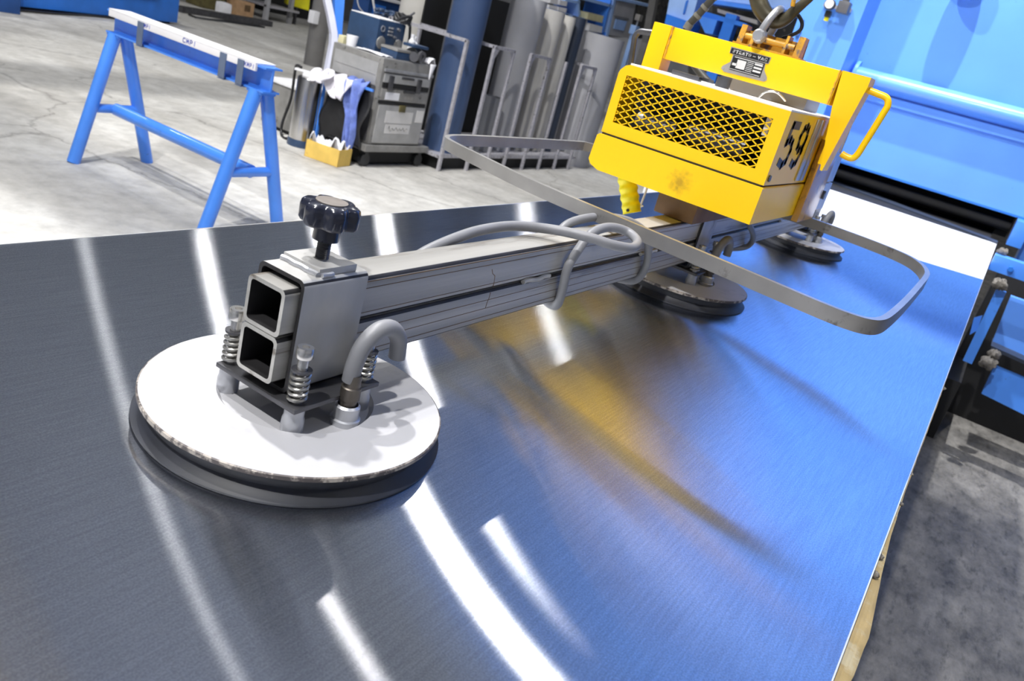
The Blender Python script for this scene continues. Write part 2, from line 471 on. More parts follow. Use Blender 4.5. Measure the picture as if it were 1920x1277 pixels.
def text(body, origin, xdir, ydir, size, mat, name, parent, depth=.0006, width=None, weight=.16, label=None, gap=.22):
    O, X, Y = Vector(origin), Vector(xdir).normalized(), Vector(ydir).normalized()
    Zn = X.cross(Y)
    n = len(body); cw = width / (n + gap * (n - 1)); t_ = weight * size
    b = MB()
    for k, ch in enumerate(body):
        x0 = k * cw * (1 + gap)
        for pl in GLYPH[ch]:
            pp = [O + X * (x0 + t_ / 2 + u * (cw - t_)) + Y * (t_ / 2 + v * (size - t_)) + Zn * (depth / 2) for u, v in pl]
            for a, c in zip(pp, pp[1:]):
                d = (c - a).normalized() * t_ * .42
                b.bar(a - d, c + d, t_, depth, up=Zn)
    o = b.build(name, mat, parent, smooth=0)
    if label: o['label'] = label
    return o


# ================================================================== SETTING
b = MB(); b.box((-9, -9, -.2), (24, 20, 0)); struct(b.build('floor', 'floor'))
b = MB(); b.box((-9, -9, 7.6), (24, 20, 7.8)); struct(b.build('ceiling', 'ceiling'))
b = MB(); b.box((-9, 17.5, 0), (24, 17.8, 7.6)); struct(b.build('wall_back', 'wall_dark'))
b = MB(); b.box((23.7, -9, 0), (24, 17.5, 7.6)); struct(b.build('wall_right', 'wall_grey'))
b = MB(); b.box((-9, -9, 0), (-8.7, 17.5, 7.6)); struct(b.build('wall_left', 'wall_grey'))
b = MB(); b.box((-8.7, -9, 0), (23.7, -8.7, 7.6)); struct(b.build('wall_front', 'wall_grey'))

SZ = .868   # top of the metal sheet

# ================================================================== METAL SHEET
t = tag(MB().build('metal_sheet_tmp', 'sheet') if False else (lambda b: (
    b.prism([(-1.0, -.04, SZ - .0035), (3.466, -.04, SZ - .0035), (3.40, .15, SZ - .0035), (3.13, 1.035, SZ - .0035), (-1.0, 1.035, SZ - .0035)], (0, 0, .0035)),
    b.build('metal_sheet', 'sheet', smooth=0))[1])(MB()),
    'long brushed bare metal sheet under the vacuum lifter, mirroring the blue machine', 'metal sheet')
e = MB()
e.box((-1.0, -.0412, SZ - .004), (3.466, -.0400, SZ + .0006))
e.build('trimmed_edge', 'sheet_edge', t)['label'] = 'bright sheared right edge'
e = MB(); e.box((-1.0, 1.035, SZ - .004), (3.13, 1.0362, SZ + .0006)); e.build('trimmed_edge', 'sheet_edge', t)['label'] = 'bright sheared far left edge'

# support table under the sheet (inset)
t = thing('support_table', 'steel support table standing hidden below the metal sheet', 'table', (1.0, .5, 0))
b = MB(); b.box((-.9, .08, .80), (2.9, .95, SZ - .0036)); b.build('table_top', 'steel_dark', t)
for x in (-.8, 1.0, 2.8):
    for y in (.13, .9):
        b = MB(); b.box((x - .04, y - .04, 0), (x + .04, y + .04, .80)); b.build('leg', 'blue_mid', t)
b = MB()
for y in (.13, .9): b.box((-.8, y - .02, .18), (2.8, y + .02, .24))
b.build('stretcher', 'blue_mid', t)

# torn tan paper below right edge
rnd = random.Random(3)
prof = [(-.6, .020), (.28, .018), (.36, .024), (.44, .026), (.50, .019), (.545, .010), (.60, .009), (.64, .013), (.70, .021), (.78, .024), (.86, .017), (.93, .011), (1.02, .006), (1.15, .004), (1.35, .003), (1.6, .004), (1.9, .002), (2.6, .002)]


def tear(x):
    for (a, va), (c, vc) in zip(prof, prof[1:]):
        if a <= x <= c: return va + (vc - va) * (x - a) / (c - a)
    return .002


b = MB(); n = 130
top = []; bot = []
for i in range(n + 1):
    x = -.6 + 3.2 * i / n
    w = max(.001, tear(x) + rnd.uniform(-.0005, .0005))
    top.append((x, .0, SZ - .0044)); bot.append((x, -.0405 - w * .75, SZ - .0052 - w * .55))
for i in range(n): b.quad(top[i], top[i + 1], bot[i + 1], bot[i])
bmesh.ops.remove_doubles(b.bm, verts=b.bm.verts, dist=.00005)
tp = tag(b.build('packing_paper', 'tan', solid=.0008), 'torn tan packing paper sticking out below the right edge of the metal sheet', 'paper')


def blob(b, c, r, seed, squash=.7, n=10):
    rr = random.Random(seed); c = Vector(c)
    ph = [rr.uniform(0, 6) for _ in range(4)]
    rings = []
    for i in range(1, n):
        th = PI * i / n; ring = []
        for j in range(n + 4):
            p = 2 * PI * j / (n + 4)
            k = r * (1 + .22 * math.sin(3 * p + ph[0]) * math.sin(2 * th + ph[1]) + .15 * math.sin(5 * p + ph[2] + th * 3))
            ring.append(c + Vector((k * math.sin(th) * math.cos(p), k * math.sin(th) * math.sin(p), k * math.cos(th) * squash)))
        rings.append(ring)
    b.rings(rings)


def place_lumps():
    first = None
    spec = [(.546, .0048, 1), (.572, .0040, 2), (.612, .0034, 3), (.885, .0045, 4), (.93, .0035, 5), (1.10, .0035, 6), (1.22, .0030, 7), (1.75, .0040, 8)]
    names = ['near the bottom of the frame', 'just above the lowest one', 'beside the widest pale tear', 'where the tan paper narrows', 'just beyond the tan paper', 'beyond the middle of the edge', 'second from the machine', 'closest to the machine bracket']
    for (x, r, sd), nm in zip(spec, names):
        b = MB(); blob(b, (x, -.0412 - r * .55, SZ - .0055 - r * .4), r, sd, .8)
        tag(b.build('dried_sealant', 'lump'), 'small grey lump of dried sealant under the sheet edge, ' + nm, 'sealant lump', 'grey lumps along the sheet edge')


place_lumps()

# ================================================================== VACUUM LIFTER
L = thing('vacuum_lifter', 'yellow vacuum lifter with long steel beam and round suction pads standing on the metal sheet', 'vacuum lifter', (1.66, .511, SZ))
BY0, BY1, BZ0, BZ1, BZm = .487, .535, .936, 1.031, .9835


def rtube(x0, x1, y0, y1, z0, z1, wall=.004, r=.006):
    """hollow rounded rectangular tube along X"""
    def loop(i, rr):
        pts = []
        for cx, cy, a0 in ((y1 - i - rr, z1 - i - rr, 0), (y0 + i + rr, z1 - i - rr, 90), (y0 + i + rr, z0 + i + rr, 180), (y1 - i - rr, z0 + i + rr, 270)):
            for k in range(5):
                a = math.radians(a0 + k * 22.5); pts.append((cx + rr * math.cos(a), cy + rr * math.sin(a)))
        return pts
    o = loop(0, r); i = loop(wall, max(.001, r - wall * .6))
    b = MB()
    rs = [[Vector((x0, *p)) for p in i], [Vector((x0, *p)) for p in o], [Vector((x1, *p)) for p in o], [Vector((x1, *p)) for p in i]]
    b.rings(rs, closed=True)
    for f in b.bm.faces:
        c = f.calc_center_median()
        if abs(c.x - (x0 + x1) / 2) < .05:
            d = max(abs(c.y - (y0 + y1) / 2) / ((y1 - y0) / 2), abs(c.z - (z0 + z1) / 2) / ((z1 - z0) / 2))
            if d < .97: f.material_index = 1
    return b


rtube(.50, 2.82, BY0, BY1, BZm + .0004, BZ1).build('upper_beam', ['steel', 'tube_in'], L)
rtube(.50, 2.82, BY0, BY1, BZ0, BZm - .0004).build('lower_beam', ['steel', 'tube_in'], L)
for x in (.93, 1.33, 2.3):
    b = MB(); b.tube([(x + k * .008, BY0 - .0003 + .0006 * math.sin(k * 2.1), BZm + .0012 * math.sin(k)) for k in range(10)], .0034, 8)
    b.build('weld_bead', 'steel', L)


def make_pad(cx, knob=True, sleeve=True, fitting=True):
    cy = .511
    b = MB()
    b.lathe((cx, cy, 0), [(.0005, .8937), (.074, .8937), (.0785, .8990), (.083, .8984), (.1487, .898), (.1502, .8972), (.1503, .8935), (.149, .8925), (.0005, .8925)], 96)
    for f in b.bm.faces:
        c = f.calc_center_median(); rr = math.hypot(c.x - cx, c.y - cy)
        if rr > .149: f.material_index = 1
    pad = b.build('suction_pad', ['pad', 'pad_edge'], L, smooth=25)
    b = MB(); b.lathe((cx, cy, 0), [(.10, .892), (.142, .892), (.143, .886), (.1415, .880), (.146, .8745), (.1535, .8708), (.1530, .8684), (.10, .8684)], 96, close=True)
    b.build('seal_ring', 'rub_blue', pad)
    # plate with four spring bolts
    b = MB(); b.box((cx - .061, cy - .056, .9195), (cx + .057, cy + .054, .9245), .0015); b.build('mounting_plate', 'steel_dark', L)
    for sx in (-1, 1):
        for sy in (-1, 1):
            x, y = cx - .002 + sx * .046, cy + .002 + sy * .0460
            b = MB(); b.lathe((x, y, 0), [(.0004, .8935), (.0105, .8935), (.0110, .896), (.0108, .907), (.0098, .9095), (.0098, .9192), (.0004, .9192)], 20)
            bolt = b.build('spring_bolt', 'galv', L)
            b = MB(); b.cyl((x, y, .9192), (x, y, .973), .0052, seg=16); b.build('bolt_shank', 'chrome', bolt)
            b = MB()
            hexr = [[Vector((x + r * math.cos(a * PI / 9), y + r * math.sin(a * PI / 9), z)) for a in range(18)] for r, z in ((.0078, .971), (.0084, .972), (.0084, .9805), (.0076, .982), (.0036, .982), (.0034, .978), (.0005, .978))]
            b.rings(hexr); b.build('bolt_head', 'chrome', bolt)
            b = MB(); b.tube(helix((x, y), .0084, .9262, .9555, 5.2), .0017, 8); b.build('spring', 'spring', bolt)
            b = MB(); b.lathe((x, y, 0), [(.0055, .9572), (.0098, .9572), (.0098, .9592), (.0055, .9592)], 18, close=True); b.build('washer', 'steel_dark', bolt)
    if sleeve:
        x0, x1, y0, y1, z0, z1, w = cx - .048, cx + .037, BY0 - .006, BY1 + .006, .9246, BZ1 + .009, .004
        b = rtube(x0, x1, y0, y1, z0, z1, w, .007)
        sl = b.build('clamp_sleeve', ['steel_sleeve', 'tube_in'], L)
        b = MB(); b.box((cx - .026, cy - .024, z1), (cx + .024, cy + .024, z1 + .0075), .001); b.build('nut_plate', 'steel_sleeve', sl)
        b = MB()
        b.tube([(cx - .027 + .0008 * math.sin(k * 1.7), cy - .024 + k * .0048, z1 + .0018) for k in range(11)], .003, 8)
        b.tube([(cx - .024 + k * .0048, cy - .0255 + .0006 * math.sin(k * 2.3), z1 + .0016) for k in range(4)], .0025, 8)
        b.build('weld_bead', 'galv', sl)
        if knob:
            kz = z1 + .0075
            b = MB()
            prof = [(.0005, kz), (.0062, kz)]
            z = kz
            while z < kz + .020:
                prof += [(.0068, z + .0006), (.0062, z + .0013)]; z += .0014
            prof += [(.0005, z)]
            b.lathe((cx, cy, 0), prof, 20); kn = b.build('clamp_knob', 'steel_dark', L)
            rs = []
            seg = 96
            for rr, zz, lob in ((.011, kz + .018, 0.0), (.0125, kz + .0185, 0), (.0125, kz + .032, 0), (.015, kz + .033, .3), (.0245, kz + .0335, 1), (.0262, kz + .036, 1), (.0265, kz + .048, 1), (.0255, kz + .0525, 1), (.0225, kz + .0548, 1), (.0165, kz + .0555, .25), (.0150, kz + .0555, 0)):
                ring = []
                for i in range(seg):
                    a = 2 * PI * i / seg
                    k = 1 + lob * (.115 * math.cos(6 * a) - .03 * math.cos(12 * a))
                    ring.append(Vector((cx + rr * k * math.cos(a), cy + rr * k * math.sin(a), zz)))
                rs.append(ring)
            b = MB(); b.rings(rs); b.build('knob_grip', 'knob', kn, smooth=50)
            b = MB(); b.lathe((cx, cy, 0), [(.0004, kz + .0545), (.0152, kz + .0545), (.0152, kz + .0563), (.0135, kz + .0568), (.0004, kz + .0566)], 40); b.build('knob_cap', 'knob_cap', kn)
    if fitting:
        fx, fy = cx + .008, cy - .060
        b = MB(); b.lathe((fx, fy, 0), [(.0004, .893), (.0150, .893), (.0152, .8995), (.0128, .9005), (.0128, .913), (.0105, .915), (.0105, .909), (.0004, .909)], 28)
        ft = b.build('hose_fitting', 'galv', L)
        b = MB(); b.lathe((fx, fy, 0), [(.0004, .909), (.0085, .909), (.0085, .920), (.0102, .921), (.0102, .934), (.0085, .935), (.0085, .948), (.0004, .948)], 6 * 4); b.build('fitting_nut', 'brass', ft)
        b = MB()
        pts = [(fx - .001, fy + .002, .940), (fx - .001, fy + .001, .958), (fx + .004, fy - .001, .979), (fx + .018, fy - .004, .993), (fx + .035, fy - .006, .993), (fx + .047, fy - .008, .981), (fx + .051, fy - .008, .965), (fx + .0515, fy - .008, .958)]
        b.tube(pts, .0088, 18, smooth=6); hs = b.build('hose_elbow', 'hose', ft, smooth=60)
        b = MB(); b.cyl(Vector(pts[-1]) + Vector((0, 0, -.0004)), Vector(pts[-1]) + Vector((0, 0, .002)), .0062, seg=18); b.build('hose_bore', 'hose_in', ft)


make_pad(.564)
make_pad(1.66, knob=False)
make_pad(2.756)

b = MB()
for z, h in ((1.0185, .0007), (1.0255, .0009), (.9915, .0006), (.9690, .0007), (.9575, .0006), (.9455, .0007)):
    b.box((.604, BY0 - .00025, z), (2.70, BY0 + .0005, z + h))
for pts in ([(.842, 1.012), (.846, 1.006), (.853, 1.002), (.855, .994), (.8555, .987)], [(.853, .979), (.853, .972), (.851, .966), (.8505, .958)]):
    for (xa, za), (xb, zb) in zip(pts, pts[1:]): b.bar((xa, BY0, za), (xb, BY0, zb), .0009, .0006, up=(0, 1, 0))
b.build('scored_line', 'saddle', L, smooth=0)['label'] = 'dark scored lines and a hairline crack along the beam side'
# bottom pan
PX0, PX1, PY0, PY1 = 1.41, 1.98, .345, .672
b = MB()
sec = [(PY0, 1.083), (PY0, 1.146), (PY0 + .002, 1.148), (PY1 - .006, 1.148), (PY1 - .001, 1.144), (PY1 + .002, 1.098), (PY1 - .004, 1.090), (PY1 - .022, 1.083)]
b.prism([(PX0, y, z) for y, z in sec], (PX1 - PX0, 0, 0))
b.build('base_pan', 'yellow_pan', L, smooth=20)
b = MB(); b.box((1.50, .470, BZ1 + .001), (1.80, .552, 1.083), .003); b.build('saddle_block', 'saddle', L)
b = MB(); b.box((PX0 + .004, PY0 + .006, 1.148), (PX1 - .01, PY1 - .008, 1.1515)); b.build('seam_gasket', 'black', L)
# upper housing : front frame with opening, sides, top, inside
hx0, hx1, hy0, hy1, hz0, hz1 = 1.415, 1.975, .347, .667, 1.1515, 1.277
gy0, gy1, gz0, gz1 = .371, .650, 1.1735, 1.2585
H = MB()
w = .004
H.box((hx0, hy0, hz0), (hx0 + w, hy1, gz0)); H.box((hx0, gy1, gz0), (hx0 + w, hy1, gz1)); H.box((hx0, hy0, gz0), (hx0 + w, gy0, gz1))
H.prism([(hx0, hy0, gz1), (hx0, hy1, gz1), (hx0, hy1 - .002, hz1 - .012), (hx0, hy1 - .010, hz1 - .003), (hx0, hy1 - .018, hz1), (hx0, hy0, hz1)], (w, 0, 0))
H.box((hx0 + w, hy0, hz0), (hx1, hy0 + w, hz1)); H.box((hx0 + w, hy1 - w, hz0), (hx1, hy1 - .001, hz1 - .016))
H.box((hx1 - w, hy0, hz0), (hx1, hy1, hz1 - .016))
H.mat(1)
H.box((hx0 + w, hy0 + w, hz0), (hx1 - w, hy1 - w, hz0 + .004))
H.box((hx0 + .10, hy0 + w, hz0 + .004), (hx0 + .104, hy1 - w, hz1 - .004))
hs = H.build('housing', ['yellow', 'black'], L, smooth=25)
b = MB(); b.box((hx0 + .001, hy0, hz1), (hx1, hy1 - .018, hz1 + .0035), .001); b.build('lid', 'white', hs)['label'] = 'pale grey lid'
# expanded metal
b = MB(); LW, SW, th = .0228, .0124, .0015
ny = int((gy1 - gy0) / LW) + 2; nz = int((gz1 - gz0) / SW) + 2


def clipseg(p, q):
    (y0, z0), (y1, z1) = p, q; t0, t1 = 0., 1.
    for d, lo, hi, s in ((y1 - y0, gy0, gy1, y0), (z1 - z0, gz0, gz1, z0)):
        if abs(d) < 1e-9: continue
        a, c = (lo - s) / d, (hi - s) / d
        if a > c: a, c = c, a
        t0, t1 = max(t0, a), min(t1, c)
    if t1 - t0 < 1e-3: return None
    return ((y0 + (y1 - y0) * t0, z0 + (z1 - z0) * t0), (y0 + (y1 - y0) * t1, z0 + (z1 - z0) * t1))


for i in range(-1, ny + 1):
    for j in range(-1, nz + 1):
        cyy = gy0 + i * LW; czz = gz0 + j * SW
        for (a, c) in (((cyy - LW / 2, czz), (cyy, czz + SW / 2)), ((cyy, czz + SW / 2), (cyy + LW / 2, czz)), ((cyy + LW / 2, czz), (cyy, czz - SW / 2)), ((cyy, czz - SW / 2), (cyy - LW / 2, czz))):
            sgm = clipseg(a, c)
            if sgm:
                (ya, za), (yb, zb) = sgm
                b.bar((hx0 + .003, ya, za), (hx0 + .003, yb, zb), .0020, th, up=(1, 0, 0))
b.build('expanded_grille', 'yellow', hs, smooth=0)
# pump parts visible through the mesh
b = MB(); b.cyl((1.47, .41, 1.19), (1.47, .52, 1.19), .026, seg=24); b.cyl((1.46, .54, 1.185), (1.46, .62, 1.185), .02, seg=20)
b.build('pump_motor', 'steel_dark', hs)
b = MB(); b.box((hx0 + .012, .375, 1.228), (hx0 + .03, .385, 1.258), .002); b.build('air_fitting', 'white', hs)['label'] = 'small white fitting behind the right end of the grille'
# number on the side, grey reflector strip, bolt
text('59', (1.445, hy0, 1.180), (1, 0, 0), (0, 0, 1), .084, 'stencil', 'stencil_number', hs, width=.158, weight=.17, gap=.15, label='black stencilled number 59')
b = MB(); b.box((1.625, hy0 - .003, 1.157), (1.685, hy0 - .0005, 1.274)); b.box((1.655, hy0 - .005, 1.157), (1.665, hy0 - .003, 1.274)); b.build('side_plate', 'galv', hs)['label'] = 'bare steel strip on the side'
b = MB(); b.cyl((1.432, hy0 - .003, 1.164), (1.432, hy0, 1.164), .006, seg=6); b.build('side_bolt', 'steel_dark', hs)
b = MB(); b.box((1.862, PY0 - .004, 1.086), (1.985, PY0 - .0005, 1.146)); b.box((1.862, PY0 - .004, 1.150), (1.978, PY0 - .0005, 1.215)); b.build('side_plate', 'galv', L)['label'] = 'bare steel strip below the side'
b = MB(); b.cyl((1.885, PY0 - .016, 1.124), (1.885, PY0 - .004, 1.124), .010, seg=6); b.build('side_bolt', 'steel_dark', L)
# things on the lid
b = MB(); b.bar((1.50, .60, hz1 + .008), (1.50, .545, hz1 + .008), .016, .008, bev=.001); b.bar((1.52, .55, hz1 + .010), (1.49, .520, hz1 + .010), .010, .006); b.build('lid_latch', 'steel_dark', L)
b = MB(); b.cyl((1.60, .535, hz1 + .0035), (1.60, .535, hz1 + .022), .014, seg=20); b.build('pump_port', 'steel_dark', L)
b = MB(); b.box((1.72, .40, hz1 + .0035), (1.84, .56, hz1 + .030), .004); b.build('control_box', 'gtube', L)
b = MB(); b.tube([(1.60, .46, hz1 + .004), (1.60, .45, hz1 + .018), (1.60, .43, hz1 + .022), (1.62, .415, hz1 + .012)], .0018, 10, smooth=5); b.build('lid_wire', 'chrome', L)
# bail
bx0, bx1 = 1.650, 1.700
BL = MB()
BL.box((bx0, .343, 1.3025), (bx1, .692, 1.3655), .003)
bail = BL.build('bail_crossbar', 'yellow', L)
for y0, y1, nm in ((.290, .3425, 'right'), (.6925, .733, 'left')):
    b = MB()
    if nm == 'right':
        b.prism([(bx0, .3425, 1.3665), (bx0, .290, 1.3665), (bx0, .290, 1.350), (bx0, .3105, 1.187), (bx0, .3145, 1.187), (bx0, .3365, 1.301)], (bx1 - bx0, 0, 0))
        b.box((bx1, .3425, 1.24), (bx1 + .006, .330, 1.3665)); b.box((1.69, .318, 1.195), (1.75, .331, 1.24))
    else: b.box((bx0, y0, 1.152), (bx1, y1, 1.3665), .003)
    u = b.build('bail_upright', 'yellow' if nm == 'left' else 'yellow', L)
    b = MB()
    ys = y1 + .004 if nm == 'right' else y0 - .004
    b.tube([(bx0 - .0004, ys + .0006 * math.sin(k * 2.3), 1.304 + k * .0062) for k in range(11)], .0021, 7); b.build('weld_bead', 'lugpaint', u)
b = MB(); b.box((1.716, .331, 1.072), (1.860, .3445, 1.245), .003); b.build('bail_strap', 'yellow_dirty_shade', L)['label'] = 'stained strap on the right side, shade painted into its brown'
b = MB(); b.box((1.716, .6725, 1.090), (1.860, .690, 1.245), .003); b.box((1.655, .6725, 1.16), (1.86, .735, 1.18)); b.build('bail_strap', 'yellow', L)
ha = [(1.675, .292, 1.346), (1.675, .274, 1.344), (1.675, .256, 1.341), (1.675, .249, 1.330), (1.675, .2505, 1.315), (1.675, .261, 1.255), (1.675, .2655, 1.232), (1.675, .272, 1.2235), (1.675, .284, 1.2235), (1.675, .293, 1.226)]
b = MB(); b.tube(ha, .0062, 14, smooth=5); b.build('side_handle', 'yellow', L)['label'] = 'yellow tube handle on the right upright'
hb = [(1.675, 1.025 - y, z) for x, y, z in ha]
b = MB(); b.tube(hb, .0062, 14, smooth=5); b.build('side_handle', 'steel_dark', L)['label'] = 'handle on the left upright, shade put into its dark colour'  # same handle as the right one, painted dark for the shade it hangs in
# lug on the crossbar
b = MB()
lz = 1.3655
for (ya, yb) in ((.556, .528), (.528, .505), (.452, .440), (.440, .418)):
    pass
for y, w_, h_ in ((.551, .011, .037), (.527, .007, .031), (.462, .005, .036), (.436, .012, .040)):
    b.prism([(1.656, y - w_ / 2, lz), (1.696, y - w_ / 2, lz), (1.690, y - w_ / 2, lz + h_), (1.662, y - w_ / 2, lz + h_)], (0, w_, 0))
b.box((1.652, .425, lz), (1.699, .562, lz + .003)); b.box((1.686, .43, lz), (1.690, .556, lz + .030))
b.cyl((1.665, .445, lz + .018), (1.665, .545, lz + .018), .006, seg=12)
b.build('lifting_lug', 'lugpaint', L)
# nameplate
npz = lambda y, z: (bx0 - .0012, y, z)
poly = [(.560, 1.3575), (.477, 1.3565), (.478, 1.3445), (.484, 1.3435), (.4815, 1.331), (.472, 1.3205), (.4705, 1.315), (.475, 1.3115), (.558, 1.3095), (.5655, 1.3145), (.564, 1.3195), (.5515, 1.330), (.551, 1.3445), (.559, 1.3455)]
b = MB(); b.prism([npz(y, z) for y, z in poly], (.0012, 0, 0)); np_ = b.build('nameplate', 'plate_grey', L, smooth=0)
b = MB(); b.box((bx0 - .0018, .479, 1.3455), (bx0 - .0012, .558, 1.3555)); b.box((bx0 - .0018, .4845, 1.3165), (bx0 - .0012, .549, 1.3435)); b.build('plate_field', 'plate_black', np_, smooth=0)
text('STRATO', (bx0 - .0018, .5535, 1.3473), (0, -1, 0), (0, 0, 1), .0066, 'plate_white', 'plate_text', np_, .0004, width=.038, weight=.24)
text('VAC', (bx0 - .0018, .5020, 1.3473), (0, -1, 0), (0, 0, 1), .0066, 'plate_white', 'plate_text', np_, .0004, width=.0195, weight=.24)
b = MB(); b.box((bx0 - .0022, .506, 1.350), (bx0 - .0018, .512, 1.3508))
for k, (ya, yb, za, zb) in enumerate([(.546, .487, 1.3405, 1.3418), (.538, .520, 1.322, 1.338), (.5465, .537, 1.3255, 1.330)] + [(.503, .487, 1.336 - i * .0062, 1.3395 - i * .0062) for i in range(3)] + [(.518, .505, 1.3385 - i * .0032, 1.3375 - i * .0032) for i in range(6)] + [(.549, .487, 1.3180, 1.3188)]):
    b.box((bx0 - .0021, ya, za), (bx0 - .0018, yb, zb))
b.build('plate_print', 'plate_white', np_, smooth=0)
b = MB()
for y, z in ((.5595, 1.3145), (.4755, 1.3155)): b.cyl((bx0 - .002, y, z), (bx0 - .0012, y, z), .0016, seg=10)
b.build('rivet', 'chrome', np_)

# guide hoop of flat bar
hp = [(1.262, .816), (1.217, .67), (1.190, .50), (1.171, .352), (1.152, .22), (1.142, .145), (1.143, .110), (1.155, .088), (1.185, .076), (1.25, .071), (1.40, .068), (1.60, .068), (1.70, .069), (1.765, .074), (1.83, .088), (1.885, .113), (1.92, .150), (1.94, .20), (1.953, .27), (1.962, .366), (1.965, .60), (1.960, .85), (1.950, .905), (1.925, .938), (1.89, .945), (1.70, .950), (1.50, .952), (1.40, .951), (1.34, .944), (1.305, .925), (1.285, .885)]
P3 = [Vector((x, y, 0)) for x, y in hp]
P3, _ = catmull(P3, 5, True)
rs = []
for i, p in enumerate(P3):
    tt = (P3[(i + 1) % len(P3)] - P3[i - 1]).normalized(); nn = Vector((-tt.y, tt.x, 0)) * .0048
    z0, z1 = 1.0385, 1.0605
    rs.append([p - nn + Vector((0, 0, z0)), p + nn + Vector((0, 0, z0)), p + nn + Vector((0, 0, z1)), p - nn + Vector((0, 0, z1))])
b = MB(); b.rings(rs, closed=True); b.build('guide_hoop', 'bar_steel', L, smooth=30)
b = MB()
for y in (.40, .62): b.box((1.955, y - .02, 1.0535), (1.978, y + .02, 1.083))
b.build('hoop_bracket', 'steel_dark', L)
# vacuum hose wrapped round the beam
zt = BZ1 + .0080
hose = [(.70, .556, .975), (.73, .553, .99), (.78, .548, 1.018), (.843, .541, 1.037), (.90, .543, zt + .002), (.955, .538, zt + .004), (.992, .518, zt + .006), (1.012, .486, zt + .010), (1.028, .449, zt + .012), (1.045, .425, zt + .010), (1.085, .412, zt + .007), (1.128, .424, zt + .009), (1.145, .450, zt + .013), (1.115, .468, zt + .016), (1.072, .474, zt + .007), (1.045, .476, 1.018), (1.034, .477, .995), (1.040, .478, .96), (1.052, .486, .930), (1.062, .511, .9275), (1.08, .538, .934), (1.09, .545, .96), (1.10, .545, 1.00), (1.118, .541, 1.030), (1.16, .536, 1.041), (1.215, .524, 1.046), (1.262, .500, 1.044), (1.30, .480, 1.028), (1.335, .477, .995), (1.352, .478, .96), (1.350, .487, .932), (1.33, .511, .9275), (1.31, .540, .932), (1.33, .546, .96), (1.42, .548, .985), (1.60, .549, .99)]
b = MB(); b.tube(hose, .0070, 16, smooth=6); b.build('vacuum_hose', 'hose', L, smooth=60)['label'] = 'grey rubber hose coiled round the beam'
# loop behind the hub
b = MB(); b.tube([(1.90, .478, 1.02), (1.93, .474, 1.005), (2.0, .470, .97), (2.02, .478, .94), (1.98, .500, .9285), (1.9, .53, .928)], .0070, 14, smooth=6); b.build('vacuum_hose', 'hose', L, smooth=60)['label'] = 'grey hose loop behind the yellow hub'
# pendant grip
b = MB()
g0, g1 = Vector((1.55, .655, 1.083)), Vector((1.55, .612, 1.004))
gd = (g1 - g0)
pts = []; rr = []
for i in range(41):
    u = i / 40; pts.append(g0 + gd * u); rr.append(.0185 + .0012 * math.sin(u * PI * 10) + (.001 if u > .9 else 0))
b.tube(pts, rr, 20); gp = b.build('control_grip', 'yellow_hi', L, smooth=60); gp['label'] = 'bright yellow ribbed hand grip'
b = MB(); b.cyl(g0 + gd * .93 + Vector((-.021, 0, 0)), g0 + gd * .93 + Vector((-.012, 0, 0)), .003, seg=10); b.build('grip_screw', 'black', gp)
b = MB(); b.tube([PX((1214, 350), 1.62), PX((1210, 362), 1.62), PX((1203, 380), 1.62), PX((1197, 394), 1.62)], .0024, 8, smooth=4)
b.tube([PX((1190, 392), 1.60), PX((1197, 389), 1.60), PX((1206, 386), 1.60)], .002, 8); b.build('control_cord', 'white', L)['label'] = 'thin white control cord'
# white fitting at left
b = MB(); b.lathe((1.50, .693, 0), [(.0004, 1.150), (.0055, 1.150), (.0055, 1.158), (.0115, 1.160), (.0120, 1.168), (.0105, 1.1735), (.0004, 1.1745)], 20); vf = b.build('vacuum_valve', 'galv', L)
b = MB(); b.tube([(1.50, .693, 1.152), (1.50, .696, 1.135), (1.50, .699, 1.118), (1.50, .697, 1.10), (1.51, .686, 1.09)], .0048, 10, smooth=5); b.build('valve_hose', 'white', vf)
# taped air line going up behind
A0, A1 = Vector((1.88, .70, 1.27)), None
apts = [Vector((1.90, .66, 1.275)), Vector((1.93, .735, 1.315)), PX((1286, 60), 1.95), PX((1312, 25), 1.95), PX((1338, -5), 1.95), PX((1360, -40), 1.95), PX((1385, -110), 1.95), Vector((1.93, .66, 1.72)), Vector((1.9, .60, 2.4)), Vector((1.9, .58, 3.4))]
b = MB(); b.tube(apts, .0088, 14, smooth=6); al = b.build('air_line', 'airhose', L, smooth=60)
b = MB()
sm, _ = catmull(apts, 6)
for i in (11, 13, 14, 17, 20, 24):
    d = (sm[i + 1] - sm[i]).normalized(); b.cyl(sm[i] - d * .003, sm[i] + d * .005, .0104, seg=14)
b.build('tape_band', 'tape', al)

# ================================================================== SHACKLE AND HOOK
t = thing('bow_shackle', 'grey bow shackle bolted to the lug on top of the yellow lifter', 'shackle', (1.675, .505, 1.39))
b = MB()
arc = []
for i in range(15):
    a = PI * i / 14
    arc.append(Vector((1.677 - .031 * math.cos(a), .512 - .013 * math.sin(a) ** .8, 1.398 + .046 * math.sin(a) ** .8)))
b.tube([Vector((1.646, .512, 1.390))] + arc + [Vector((1.708, .512, 1.390))], .0072, 14)
for x in (1.646, 1.708): b.lathe((x, .512, 1.388), [(.0004, -.006), (.012, -.007), (.0145, 0), (.012, .007), (.0004, .006)], 20, axis='x')
b.build('bow', 'galv', t, smooth=60)
b = MB(); b.cyl((1.652, .512, 1.388), (1.702, .512, 1.388), .006, seg=16); b.lathe((1.640, .512, 1.388), [(.0004, -.007), (.0095, -.007), (.012, -.004), (.012, 0.0), (.0004, 0.0)], 8, axis='x'); b.build('pin', 'galv', t)

